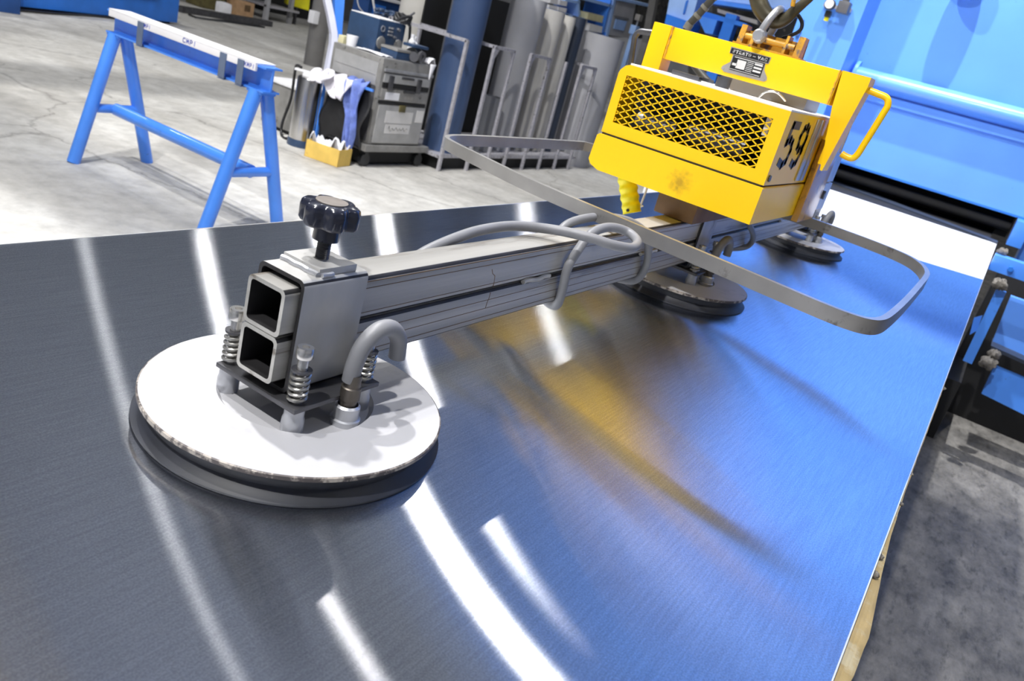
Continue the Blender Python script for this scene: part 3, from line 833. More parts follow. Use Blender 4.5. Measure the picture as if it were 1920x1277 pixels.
t = thing('crane_hook', 'dark iron crane hook on a chain holding the shackle above the lifter', 'crane hook', (1.68, .50, 1.42))
HX = 1.681
hk = [PX((1418, -90), HX), PX((1417, -40), HX), PX((1420, -8), HX), PX((1427, 14), HX), PX((1440, 32), HX), PX((1457, 41), HX), PX((1474, 35), HX), PX((1490, 20), HX), PX((1506, 7), HX), PX((1522, -6), HX), PX((1530, -20), HX)]
b = MB(); b.tube(hk, [.011, .015, .0165, .017, .0155, .0135, .0120, .0102, .0085, .0065, .0040], 16, smooth=6); b.build('hook', 'hookiron', t, smooth=60)
b = MB(); b.tube([PX((1486, 12), HX - .02), PX((1489, -4), HX - .02), PX((1492, -25), HX - .02), PX((1470, -55), HX - .02), PX((1430, -60), HX - .02)], .0042, 10, smooth=4); b.build('safety_latch', 'lugpaint', t)
b = MB(); b.tube([PX((1490, 22), 1.70), PX((1499, 32), 1.70), PX((1504, 45), 1.70), PX((1499, 58), 1.70), PX((1480, 68), 1.70), PX((1466, 72), 1.70)], .0036, 10, smooth=6); b.build('safety_cable', 'black_cable', t, smooth=60)
topz = hk[0]
b = MB(); z = topz.z + .01; k = 0
while z < 4.6:
    c = Vector((HX, topz.y, z)); hw, hh = .009, .018
    ax = Vector((0, 1, 0)) if k % 2 == 0 else Vector((1, 0, 0))
    b.tube([c + ax * (hw * math.cos(a)) + Vector((0, 0, hh * math.sin(a))) for a in [2 * PI * i / 10 for i in range(10)]], .0036, 6, closed=True)
    z += .027; k += 1
b.build('chain', 'steel_dark', t)
t = thing('chain_hoist', 'chain hoist on the overhead girder that carries the crane hook', 'hoist', (HX, topz.y, 4.6))
b = MB(); b.box((HX - .14, topz.y - .22, 4.60), (HX + .14, topz.y + .22, 4.92), .03); b.build('hoist_body', 'yellow', t)
b = MB(); b.box((HX - .08, topz.y - .05, 4.92), (HX + .08, topz.y + .05, 5.02)); b.build('trolley', 'steel_dark', t)
t = tag((lambda b: (b.box((HX - .06, -8.7, 5.02), (HX + .06, 17.4, 5.04)), b.box((HX - .012, -8.7, 5.04), (HX + .012, 17.4, 5.34)), b.box((HX - .10, -8.7, 5.34), (HX + .10, 17.4, 5.37)), b.build('crane_girder', 'gtube', smooth=0))[3])(MB()), 'grey overhead crane girder spanning the hall', 'crane girder')

b = MB(); b.box((-8.7, 4.52, 4.26), (23.7, 4.72, 4.30)); b.box((-8.7, 4.61, 4.30), (23.7, 4.63, 4.50)); b.box((-8.7, 4.52, 4.50), (23.7, 4.72, 4.54)); tag(b.build('shadow_beam', 'gtube', smooth=0), 'unseen grey beam added under the ceiling to shade the far floor', 'beam')  # beam added to throw a shadow band across the far floor

# ================================================================== SAWHORSE
t = thing('sawhorse', 'blue tubular steel sawhorse with white capped beam on the concrete floor', 'sawhorse', (2.765, 3.61, 0))
for (fx, fy, tx, ty) in ((2.562, 4.165, 2.735, 4.150), (3.010, 4.175, 2.795, 4.150), (2.534, 3.055, 2.735, 3.055), (2.985, 3.040, 2.795, 3.055)):
    b = MB(); b.cyl((fx, fy, 0.0), (tx, ty, .692), .033, seg=24); lg = b.build('leg', 'blue', t)
for y in (4.160, 3.050):
    b = MB(); b.cyl((2.635, y, .30), (2.915, y, .30), .024, seg=20); b.build('cross_brace', 'blue', t)
b = MB(); b.cyl((2.775, 4.150, .30), (2.775, 3.060, .30), .033, seg=24); b.build('stretcher', 'blue', t)
b = MB()
b.box((2.715, 2.99, .692), (2.815, 4.20, .700)); b.box((2.760, 2.99, .700), (2.768, 4.20, .800)); b.box((2.715, 2.99, .800), (2.815, 4.20, .808)); b.build('i_beam', 'blue', t)
b = MB(); b.box((2.72, 4.10, .68), (2.81, 4.20, .6918)); b.box((2.72, 3.005, .68), (2.81, 3.105, .6918)); b.build('leg_cap', 'blue', t)
b = MB(); b.box((2.7005, 3.045, .7785), (2.7145, 4.165, .815), .003); b.box((2.7005, 3.045, .8082), (2.822, 4.165, .8175), .003)
bd = b.build('board_cap', 'board', t)
for ya, yb in ((3.915, 3.868), (3.285, 3.240), (3.160, 3.117)):
    b = MB(); b.box((2.695, ya, .694), (2.700, yb, .808), .001); b.box((2.695, ya, .688), (2.75, yb, .6918)); b.build('clip_strap', 'clip', t)
text('CMPI', (2.7003, 3.565, .786), (0, -1, 0), (0, 0, 1), .023, 'ink', 'marker_writing', bd, .0006, width=.100, weight=.17, label='CMPI in blue marker')
text('MPI', (2.7003, 3.868, .787), (0, -1, 0), (0, 0, 1), .020, 'ink', 'marker_writing', bd, .0006, width=.05, label='MPI in blue marker')
text('XMPI', (2.7003, 3.120, .786), (0, -1, 0), (0, 0, 1), .020, 'ink', 'marker_writing', bd, .0006, width=.070, label='XMPI in blue marker')

# ================================================================== BLUE MACHINE
MX = 5.56
t = thing('sheet_machine', 'huge blue painted sheet processing machine with black feed slot and white bed plate', 'machine', (5.6, -.5, 0))
b = MB()
b.box((MX, -4.5, 1.000), (MX + .25, 1.10, 6.2)); b.build('main_panel', 'blue_wall', t)
b = MB(); b.box((5.22, 1.095, .87), (MX + .25, 1.44, 6.2), .004); b.build('column_box', 'blue_wall', t)
# horizontal bulged rail
b = MB(); n = 20
sec = []
for i in range(n + 1):
    a = PI * i / n
    sec.append((MX - .085 * math.sin(a) ** .85, 1.512 + .058 * math.cos(a)))
b.prism([(x, 1.060, z) for x, z in sec], (0, -5.5, 0)); rl = b.build('rail', 'blue_wall', t, smooth=50)
b = MB(); b.box((MX - .02, -4.5, 1.395), (MX, 1.06, 1.446), .004); b.build('rail_flange', 'blue_wall', t)
b = MB(); b.lathe((MX, 1.068, 1.512), [(.0004, .02), (.075, .02), (.088, .012), (.088, -.008), (.0004, -.008)], 28, axis='y'); b.build('rail_end', 'blue_wall', t)
b = MB(); b.box((MX - .012, -4.5, 1.000), (MX, 1.10, 1.012)); b.build('slot_lip', 'blue_mid', t)
# slot interior
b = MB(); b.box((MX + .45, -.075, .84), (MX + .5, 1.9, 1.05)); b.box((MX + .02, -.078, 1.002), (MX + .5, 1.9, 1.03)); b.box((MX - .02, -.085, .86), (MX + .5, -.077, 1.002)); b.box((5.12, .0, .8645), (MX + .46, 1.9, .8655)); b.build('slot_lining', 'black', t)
b = MB(); b.box((5.30, -.16, .86), (MX + .02, -.083, 1.00), .004); b.build('slot_post', 'blue', t)
b = MB(); b.box((5.45, -4.5, .30), (MX + .25, -.165, 1.0)); b.build('lower_panel', 'blue_wall', t)
# rollers inside slot
b = MB(); b.cyl((5.62, -.07, .935), (5.62, 1.85, .935), .028, seg=20); b.build('pinch_roller', 'black', t)
# bed plate
b = MB(); b.prism([(2.95, -.041, SZ - .0445), (5.16, -.041, SZ - .0445), (5.72, .86, SZ - .0445), (5.72, 1.15, SZ - .0445), (2.95, 1.15, SZ - .0445)], (0, 0, .0405)); b.build('bed_plate', 'white_plate', t, smooth=0)['label'] = 'glaring white feed plate with dark smudges'
b = MB(); b.prism([(5.10, -.041, SZ - .0035), (5.20, -.041, SZ - .0035), (5.76, .86, SZ - .0035), (5.78, 1.09, SZ - .0035), (5.66, 1.09, SZ - .0035)], (0, 0, .010)); b.build('entry_strip', 'navy_dark', t, smooth=0)
b = MB(); b.box((3.2, .05, .0), (3.32, .15, .823)); b.box((5.0, .05, 0), (5.12, .15, .823)); b.box((3.2, .9, 0), (3.32, 1.0, .823)); b.build('bed_leg', 'blue_mid', t)
# side bracket group right of the bed
b = MB(); b.box((4.12, -.70, .835), (4.22, -.046, .905), .004); br = b.build('side_bar', 'blue', t)
b = MB(); b.cyl((4.10, -.125, .868), (4.125, -.125, .868), .012, seg=6); b.cyl((4.10, -.34, .868), (4.125, -.34, .868), .012, seg=6); b.build('bar_bolt', 'blue_mid', br)
b = MB(); b.prism([PX((1868, 542), 4.08), PX((1887, 548), 4.08), PX((1822, 683), 4.08), PX((1805, 676), 4.08)], (.02, 0, 0)); b.build('strap_leg', 'blue', t)
b = MB(); b.prism([PX((1826, 596), 4.14), PX((1842, 592), 4.14), PX((1832, 620), 4.14), PX((1818, 628), 4.14)], (.015, 0, 0)); b.build('strap_stub', 'blue', t)
b = MB(); b.prism([PX((1895, 556), 4.45), PX((1990, 590), 4.45), PX((1945, 694), 4.45), PX((1858, 648), 4.45)], (.06, 0, 0)); b.build('apron', 'blue_wall', t)
b = MB(); b.prism([PX((1864, 688), 4.35), PX((1990, 740), 4.35), PX((1965, 800), 4.35), PX((1840, 738), 4.35)], (.06, 0, 0)); b.build('skirt', 'blue', t)
b = MB(); b.prism([PX((1858, 648), 4.33), PX((1985, 705), 4.33), PX((1985, 712), 4.33), PX((1858, 655), 4.33)], (.2, 0, 0)); b.build('skirt_ledge', 'navy_dark', t)
b = MB(); b.box((4.75, -.70, 0.0), (4.9, -.10, .80)); b.box((4.2, -.16, 0.0), (4.9, -.10, .30)); b.build('dark_base', 'black', t)  # black blocks stand in for the shadow under the machine
# unseen pipe added above the frame to cast a dark band on the wall
b = MB(); b.cyl((MX - .10, .66, 2.14), (MX - .10, .66, 4.6), .055, seg=24); b.lathe((MX - .10, .66, 0), [(.0004, 2.12), (.09, 2.12), (.09, 2.2), (.0004, 2.2)], 24); b.box((MX - .10, .60, 2.30), (MX, .72, 2.40)); b.build('shadow_pipe', 'blue_mid', t)
# grease clods lying on the bracket
for q, x, r, s_, nm in (((1874, 533), 4.05, .030, 21, 'at the top of the blue strap'), ((1880, 472), 4.2, .020, 22, 'on the end of the blue bar'), ((1852, 680), 4.25, .034, 23, 'at the foot of the blue strap'), ((1865, 665), 4.28, .028, 24, 'on the dark ledge')):
    b = MB(); blob(b, PX(q, x), r, s_, .8)
    tag(b.build('grease_clod', 'lump'), 'grey clod of grease and dust ' + nm, 'dirt clod', 'grey clods on the machine bracket')

# bolts on the column box
b = MB()
for q in ((1500, 60), (1505, 40), (1495, 69), (1487, 97)):
    p = PX(q, 5.22); b.cyl(p, p + Vector((-.012, 0, 0)), .010, seg=8)
b.build('panel_bolt', 'blue_deep', t)
# pressure regulator on the column box
c = PX((1568, 12), 5.16)
t = thing('air_regulator', 'small grey air pressure regulator with dial on the blue machine column', 'regulator', c)
b = MB(); b.lathe(c + Vector((-.03, .03, .0)), [(.0004, -.02), (.028, -.02), (.030, -.016), (.030, .015), (.0004, .015)], 24, axis='x'); gz = b.build('gauge', 'steel_dark', t)
b = MB(); b.lathe(c + Vector((-.03, .03, .0)), [(.0004, -.022), (.024, -.022), (.024, -.0202), (.0004, -.0202)], 24, axis='x'); b.build('dial_face', 'white', gz)
b = MB(); b.box(c + Vector((-.03, -.075, -.03)), c + Vector((.04, -.01, .035)), .01); b.cyl(c + Vector((0, -.04, .03)), c + Vector((0, -.04, .06)), .02, seg=16); b.build('valve_body', 'tool_dark', t)
b = MB(); b.box(c + Vector((-.01, .015, -.065)), c + Vector((.03, .045, -.03)), .004); b.build('filter_bowl', 'black_rub', t)
b = MB(); b.box(c + Vector((.0, .018, -.085)), c + Vector((.025, .042, -.065)), .003); b.build('drain_cap', 'yellow_hi', t)
b = MB(); b.box(c + Vector((.03, -.08, -.01)), c + Vector((.06, .08, .01))); b.build('bracket', 'galv', t)

# ================================================================== TUBE RACK
t = thing('tube_rack', 'low grey steel rack with upright dividers holding tall tubes', 'rack', (6.8, 4.3, 0))
b = MB(); b.box((5.50, 3.95, .105), (7.95, 4.75, .13)); b.build('shelf', 'rack', t)
b = MB(); b.box((5.56, 3.99, .0), (7.9, 4.72, .104)); b.build('dark_base', 'black', t)


b = MB(); b.box((5.98, 4.775, .05), (8.2, 4.79, 1.42)); b.build('dark_backing', 'black', t)  # black sheet put in for the deep shade between the tubes


def post(x, y, z1=1.05):
    b = MB(); b.box((x - .013, y - .013, 0), (x + .013, y + .013, z1)); b.build('post', 'rack', t)


def rail(a, c):
    b = MB(); b.bar(a, c, .026, .026); b.build('top_bar', 'rack', t)


for x in (5.53, 5.93, 6.23, 6.52, 6.86, 7.18, 7.50, 7.81): post(x, 3.94)
for x in (5.53, 5.93, 7.81): post(x, 4.74)
for x0, x1 in ((5.93, 6.23), (6.52, 6.86), (7.50, 7.81)): rail((x0, 3.94, 1.045), (x1, 3.94, 1.045))
for x in (5.53, 5.93, 7.81): rail((x, 3.94, 1.045), (x, 4.74, 1.045))
# small arch gussets
for x0, x1 in ((5.93, 6.23), (6.52, 6.86), (7.50, 7.81)):
    b = MB(); b.prism([(x0 + .013, 3.93, 1.03), (x0 + .07, 3.93, 1.03), (x0 + .013, 3.93, .95)], (0, .004, 0)); b.prism([(x1 - .013, 3.93, 1.03), (x1 - .013, 3.93, .95), (x1 - .07, 3.93, 1.03)], (0, .004, 0)); b.build('gusset', 'rack', t)


def ctube(cx, cy, r, z1, mat, label, z0=.131, hollow=True, lean=0.0):
    b = MB(); w = min(.012, r * .2)
    b.lathe((cx, cy, 0), [(r, z0), (r, z1), (r - w, z1), (r - w, z0)], 48, close=True)
    for v in b.bm.verts: v.co.x += lean * (v.co.z - z0)
    return tag(b.build('tall_tube', mat, smooth=40), label, 'tube', 'tall tubes standing in and by the rack')


ctube(5.745, 4.13, .150, 2.3, 'navy_tube', 'thick navy blue tube at the left end of the rack')
ctube(6.22, 4.52, .135, 1.9, 'gtube_dk', 'dark grey tube half hidden behind the navy tube')
ctube(6.208, 5.02, .172, 2.0, 'beige', 'tall beige tube behind the toolbox cart', z0=0)
ctube(6.75, 4.24, .165, 1.50, 'gtube', 'wide mid grey tube second from the navy one')
ctube(7.15, 4.20, .115, 1.46, 'gtube2', 'warm grey tube right of the widest grey tube')
ctube(7.42, 4.18, .075, 1.45, 'beige', 'slim pale tube beside the thin navy tube')
ctube(7.64, 4.18, .072, 1.47, 'navy_dark', 'thin dark navy tube between paler tubes')
ctube(7.90, 4.31, .073, 1.47, 'gtube2', 'slim grey tube behind the rightmost rack frame')
ctube(8.26, 4.20, .245, 1.37, 'gtube', 'very wide grey tube standing on the floor past the right end of the rack', z0=0)
b = MB(); b.cyl((6.32, 4.0, .132), (6.32, 4.0, .60), .06, .055, seg=20)
ctube(6.36, 4.12, .085, .62, 'gtube_dk', 'short dark tube in the frame next to the navy tube')
b.bm.free()

# ================================================================== CART, TOOLBOX and what stands on it
t = thing('tool_cart', 'low dark steel cart carrying the grey toolbox', 'cart', (5.05, 4.3, 0))
b = MB(); b.box((4.70, 4.03, .122), (5.46, 4.60, .172), .004); b.build('deck', 'tool_grey', t)
for x in (4.76, 5.40):
    for y in (4.08, 4.55):
        b = MB(); b.cyl((x, y - .015, .05), (x, y + .015, .05), .05, seg=20); b.box((x - .02, y - .02, .09), (x + .02, y + .02, .122)); b.build('caster', 'black_rub', t)
b = MB(); b.box((4.75, 4.10, .02), (5.41, 4.55, .10)); b.build('under_tray', 'black', t)

TX0, TX1, TY0, TY1, TZ0, TZ1 = 4.745, 5.345, 4.055, 4.56, .176, .80
t = thing('toolbox', 'tall grey steel toolbox with latched drawers on the low cart', 'toolbox', (5.05, 4.3, TZ0))
b = MB(); b.box((TX0, TY0, TZ0), (TX1, TY1, TZ1), .006)
b.build('body', 'tool_grey', t)
fy = TY0
b = MB(); b.box((TX0 + .03, fy - .012, .19), (TX1 - .02, fy - .0005, .475), .004); dn = b.build('door', 'tool_lt', t)
b = MB(); b.box((TX0 + .12, fy - .014, .345), (TX1 - .16, fy - .0125, .435)); b.box((TX0 + .14, fy - .0145, .265), (TX1 - .17, fy - .0125, .335)); b.box((TX1 - .12, fy - .0145, .36), (TX1 - .03, fy - .0125, .455)); b.build('sticker', 'plate_white', dn)
b = MB()
pts = [(TX0 + .17 + .235 * k / 28, fy - .0150, .300 + (.020 if k < 5 else .009) * math.sin(k * 1.25) + .003 * math.sin(k * .7)) for k in range(29)]
b.tube(pts, .0028, 6, smooth=2); b.build('script_badge', 'tool_grey', dn)
b = MB(); b.box((TX0 + .26, fy - .020, .432), (TX0 + .33, fy - .0005, .482), .003); b.build('clasp', 'olive', dn)
b = MB(); b.box((TX0 + .02, fy - .010, .482), (TX1 - .03, fy - .0005, .505)); b.build('drawer_gap', 'black', t)
b = MB(); b.box((TX0 + .03, fy - .010, .508), (TX1 - .03, fy - .0005, .592), .003); dr = b.build('drawer', 'tool_grey', t)
b = MB(); b.box((TX0 + .075, fy - .0115, .515), (TX0 + .235, fy - .0102, .570)); b.build('sticker', 'paper', dr)
b = MB(); b.box((TX0 + .27, fy - .024, .575), (TX0 + .40, fy - .0105, .592), .003); b.build('drawer_pull', 'steel_dark', dr)
b = MB(); b.box((TX0 + .30, fy - .0115, .53), (TX0 + .40, fy - .0102, .553)); b.build('name_strip', 'plate_grey', dr)
b = MB(); b.box((TX0 + .03, fy - .009, .600), (TX1 - .03, fy - .0005, .632)); b.build('drawer_gap', 'black', t)
b = MB(); b.box((TX0 + .03, fy - .012, .638), (TX1 - .03, fy - .0005, .70), .003); d2 = b.build('drawer', 'tool_lt', t)
b = MB(); b.box((TX0 + .22, fy - .025, .675), (TX0 + .36, fy - .0125, .692), .003); b.build('drawer_pull', 'steel_dark', d2)
for x in (TX0 + .10, TX1 - .17):
    b = MB(); b.box((x - .022, fy - .028, .585), (x + .022, fy - .0125, .69), .004); b.build('latch', 'steel_dark', t)
b = MB(); b.box((TX0 + .02, fy - .016, .715), (TX1 - .01, fy - .001, .735)); b.build('front_rail', 'galv', t)
b = MB(); b.box((TX0 - .004, TY0 + .04, .60), (TX0 - .0005, TY1 - .03, .76)); b.box((TX0 - .007, TY0 + .05, .672), (TX0 - .004, TY1 - .05, .678)); b.build('side_sheet', 'tool_lt', t)
b = MB(); b.box((TX0 - .004, TY0 + .03, .19), (TX0 - .0005, TY1 - .02, .595)); b.build('side_panel', 'tool_dark', t)
b = MB(); b.box((TX0 + .01, TY0 + .01, TZ1), (TX1 - .01, TY1 - .01, TZ1 + .004)); b.build('top_mat', 'tool_lt', t)
TT = TZ1 + .0045

t = thing('jobsite_radio', 'navy jobsite radio with round speakers on top of the toolbox', 'radio', (5.02, 4.42, TT))
rx0, rx1, ry0, ry1 = 4.90, 5.21, 4.30, 4.60
b = MB(); b.box((rx0, ry0, TT), (rx1, ry1, TT + .235), .012); b.build('body', 'navy', t)
b = MB(); b.box((rx0 + .005, ry0 + .005, TT + .236), (rx1 - .01, ry1 - .005, TT + .243), .002); b.build('lid', 'white', t)
for cx_ in (rx0 + .055, rx1 - .055):
    b = MB(); b.lathe((cx_, ry0 - .001, TT + .075), [(.0004, -.004), (.038, -.006), (.045, -.004), (.047, .002), (.0004, .002)], 28, axis='y'); b.build('speaker', 'tool_grey', t)
b = MB(); b.lathe((rx0 + .05, ry0 - .001, TT + .175), [(.015, -.006), (.023, -.006), (.023, .0), (.015, .0)], 24, axis='y', close=True); b.build('dial_ring', 'galv', t)
for i in range(3):
    for j in range(2):
        b = MB(); b.box((rx0 + .115 + j * .03, ry0 - .006, TT + .135 + i * .025), (rx0 + .136 + j * .03, ry0, TT + .147 + i * .025)); b.build('button', 'tool_lt', t)
for x, z in ((rx0 + .19, .13), (rx0 + .22, .19)):
    b = MB(); b.lathe((x, ry0, TT + z), [(.0004, -.02), (.011, -.02), (.013, 0), (.0004, 0)], 16, axis='y'); b.build('knob', 'chrome', t)

o = thing('white_cup', 'white plastic cup on the left side of the toolbox top', 'cup', (4.80, 4.44, TT))
b = MB(); b.lathe((4.80, 4.44, 0), [(.0004, TT), (.036, TT), (.044, TT + .075), (.041, TT + .075), (.034, TT + .006), (.0004, TT + .006)], 28); b.build('cup', 'white', o)
b = MB(); b.box((4.775, 4.50, TT), (4.86, 4.555, TT + .055), .004); tag(b.build('small_carton', 'cream'), 'small tan block behind the white cup on the toolbox', 'box')
b = MB()
b.grid(lambda u, v: (4.76 + .13 * u, 4.10 + .26 * v, TT + .004 + .008 * math.sin(u * 7 + v * 3) ** 2), 10, 10); tag(b.build('paper_sheet', 'paper', solid=.001), 'crumpled white paper lying on the left toolbox edge', 'paper')
t = thing('tool_case', 'flat navy plastic case on the front of the toolbox top', 'case', (4.94, 4.14, TT))
b = MB(); b.box((4.90, 4.08, TT), (5.06, 4.24, TT + .055), .008); b.build('case_base', 'navy', t)
b = MB(); b.box((4.897, 4.077, TT + .0555), (5.063, 4.243, TT + .075), .008); b.build('case_lid', 'tool_grey', t)
t = thing('angle_grinder', 'black power tool lying on the front edge of the toolbox top', 'power tool', (5.14, 4.10, TT))
b = MB(); b.cyl((5.09, 4.10, TT + .052), (5.235, 4.165, TT + .052), .050, seg=20); b.build('motor_body', 'black_rub', t)
b = MB(); b.cyl((5.095, 4.09, TT + .04), (5.07, 4.055, TT + .04), .036, seg=18); b.lathe((5.165, 4.06, TT + .05), [(.020, -.010), (.042, -.010), (.042, .008), (.020, .008)], 24, axis='y', close=True); b.build('gear_head', 'tool_dark', t)
b = MB(); b.box((5.06, 4.075, TT + .103), (5.25, 4.175, TT + .125), .006); b.build('top_handle', 'navy', t)
b = MB()
b.grid(lambda u, v: (5.255 + .085 * u + .01 * math.sin(6 * v), 4.045 + .2 * v + .006 * math.sin(9 * u), TT + .010 + .045 * max(0, math.sin(PI * u)) * (.6 + .4 * math.sin(5 * v + 2 * u)) ), 10, 12)
b.grid(lambda u, v: (5.262 + .07 * u * (1 - .5 * v), 4.045 - .008 - .012 * math.sin(3 * u + v), TT + .012 - .115 * v), 8, 10)
tag(b.build('white_rag', 'paper', solid=.003), 'bright white rag hanging over the right front toolbox corner', 'rag')
for x, y, h, r, nm, lb in ((5.232, 4.235, .165, .027, 0, 'slim white bottle nearest the radio'), (5.297, 4.27, .150, .036, 1, 'stout white bottle at the right of the toolbox top')):
    t = thing('white_bottle', lb, 'bottle', (x, y, TT), 'white bottles on the toolbox')
    b = MB(); b.lathe((x, y, 0), [(.0004, TT), (r, TT), (r, TT + h * .8), (r * .55, TT + h * .9), (r * .5, TT + h), (.0004, TT + h)], 24); b.build('bottle_body', 'white', t)
    b = MB(); b.cyl((x, y, TT + h), (x, y, TT + h + .02), r * .58, seg=16); b.build('cap', 'white', t)
b = MB(); rnd = random.Random(9); p0 = Vector((5.19, 4.33, TT + .262)); cp = []
for i in range(26):
    a = i * .95; cp.append(p0 + Vector((.062 * math.cos(a) * (1 + .3 * math.sin(i)), .06 * math.sin(a), .030 * math.sin(i * 1.7) + .012)))
cp += [p0 + Vector((.04, -.05, -.03)), p0 + Vector((.05, -.056, -.10)), p0 + Vector((.052, -.06, -.16))]
b.tube(cp, .011, 8, smooth=3)
tag(b.build('cord_coil', 'black_cable'), 'black coiled cord heaped over the right end of the radio', 'cord')
b = MB(); b.cyl((5.20, 4.34, TT + .255), (5.31, 4.33, TT + .335), .008, seg=12); tag(b.build('screwdriver_handle', 'tool_dark'), 'dark stick pointing up out of the black cord on the radio', 'tool handle')

# ---------------------------------------------------- canister, box, rags, bag at the left of the cart
t = thing('steel_canister', 'shiny stainless canister with dark base ring left of the yellow box', 'canister', (4.60, 4.59, 0))
b = MB(); b.lathe((4.60, 4.59, 0), [(.0004, .055), (.092, .055), (.092, .50), (.084, .515), (.0004, .515)], 40); b.build('body', 'stainless', t)
b = MB(); b.lathe((4.60, 4.59, 0), [(.0004, .0), (.097, .0), (.099, .01), (.097, .054), (.0004, .054)], 40); b.build('base_ring', 'navy', t)
b = MB(); b.box((4.56, 4.54, .5155), (4.64, 4.64, .545), .006); b.bar((4.53, 4.69, .55), (4.66, 4.51, .55), .03, .014); b.build('lid_handle', 'white', t)
t = thing('floor_cabinet', 'low grey floor cabinet with yellow label behind the canister', 'cabinet', (4.9, 5.0, 0))
b = MB(); b.box((4.74, 4.86, .03), (5.15, 5.20, .36), .006); b.build('body', 'tool_grey', t)
b = MB(); b.box((4.73, 4.85, .3605), (5.16, 5.21, .385), .004); b.build('lid', 'white', t)
b = MB(); b.box((4.736, 5.10, .14), (4.739, 5.17, .27)); b.build('label', 'lime', t)
b = MB(); b.box((4.76, 4.88, 0), (5.13, 5.18, .03)); b.build('foot', 'black', t)
b = MB(); b.tube([(4.58, 4.68, .565), (4.59, 4.74, .565), (4.63, 4.79, .50), (4.68, 4.84, .30), (4.67, 4.88, .10), (4.65, 4.85, .012), (4.60, 4.74, .012), (4.63, 4.66, .06), (4.70, 4.70, .20), (4.70, 4.78, .24)], .011, 10, smooth=6)
tag(b.build('black_hose', 'black_cable', smooth=60), 'black hose looping from the canister top past the floor cabinet', 'hose')

t = thing('cardboard_box', 'open yellow cardboard box of white paper on the floor by the cart', 'box', (4.5, 4.2, 0))
bxa, bxb = Vector((4.396, 4.328, 0)), Vector((4.454, 4.047, 0))
u = (bxb - bxa).normalized(); v = Vector((-u.y, u.x, 0)); ln = (bxb - bxa).length; wd = .17; hh = .125
v = v if v.x > 0 else -v
def bw(a, c, th_, b):
    d = (c - a).normalized(); nrm = Vector((-d.y, d.x, 0)) * th_
    b.hexa([a, c, c + nrm, a + nrm, a + Vector((0, 0, hh)), c + Vector((0, 0, hh)), c + nrm + Vector((0, 0, hh)), a + nrm + Vector((0, 0, hh))])
c0, c1, c2, c3 = bxa, bxb, bxb + v * wd, bxa + v * wd
b = MB()
for a, c in ((c0, c1), (c1, c2), (c2, c3), (c3, c0)): bw(a, c, .004, b)
b.hexa([c0, c1, c2, c3] + [p + Vector((0, 0, .004)) for p in (c0, c1, c2, c3)])
b.build('carton_walls', 'card', t, smooth=0)
b = MB(); rnd = random.Random(5)
def crump(uu, vv):
    p = c0 + (c1 - c0) * (.05 + .9 * uu) + v * wd * (.05 + .9 * vv)
    return p + Vector((0, 0, .085 + .06 * math.sin(uu * 9 + vv * 4) * math.sin(vv * 8 + 1) + .035 * math.sin(uu * 17 + vv * 11) + .03))
b.grid(crump, 16, 14); tag(b.build('wiping_paper', 'paper', solid=.002, smooth=0), 'crumpled white wiping paper heaped in the yellow cardboard box', 'paper')

t = tag((lambda b: (b.grid(lambda uu, vv: (
    4.668 + .012 * math.sin(vv * 9) * (1 - uu) - .03 * uu + .012 * math.sin(uu * 8),
    4.05 + .42 * vv + .015 * math.sin(uu * 9 + 2),
    .555 - .43 * uu + .025 * math.sin(vv * 11) * uu), 18, 16), b.build('rubbish_bag', 'bag', solid=.004))[1])(MB()),
    'black rubbish bag hanging slack on the side of the cart', 'bag')
b = MB(); b.box((4.655, 4.03, .562), (4.67, 4.495, .58)); b.box((4.655, 4.495, .0), (4.675, 4.51, .58))
bf = tag(b.build('bag_stand', 'blue'), 'thin blue frame that holds the black rubbish bag', 'bag stand')


def drape(name, mat, label, cx_, cy_, wx, wy, top, drop, seed, cat='rag'):
    r_ = random.Random(seed); ph = [r_.uniform(0, 6) for _ in range(5)]
    b = MB()
    def fn(uu, vv):
        d = max(0, uu - .35) / .65
        x = cx_ - wx * .5 + wx * min(uu, .35) / .35 * .5 - d * .03 - .018 * math.sin(vv * 14 + ph[0]) * d
        y = cy_ + wy * (vv - .5) * (1 - .25 * d) + .012 * math.sin(uu * 9 + ph[1])
        z = top + .02 * math.sin(vv * 9 + ph[2]) + .014 * math.sin(uu * 12 + vv * 5 + ph[3]) - drop * d * (1 - .25 * math.sin(vv * 6 + ph[4]))
        return (x, y, z)
    b.grid(lambda a, c: (lambda p: (2 * cx_ - p[0], p[1], p[2]) if False else p)(fn(a, c)), 22, 20)
    return tag(b.build(name, mat, solid=.004), label, cat)


def ribbon(name, mat, label, ctrl, widths, cat='rag'):
    """cloth hanging along a control path with folds across it"""
    P_, W_ = catmull([Vector(p) for p in ctrl], 6, False, widths)
    b = MB(); k = len(P_) - 1
    def fn(uu, vv):
        i = min(k, int(round(uu * k))); p = P_[i]
        w_ = W_[i]; s_ = vv - .5
        return p + Vector((.022 * math.sin(vv * 15 + i * .25), w_ * s_, .012 * math.sin(vv * 13 + i * .4)))
    b.grid(fn, k, 18)
    return tag(b.build(name, mat, solid=.004), label, cat)


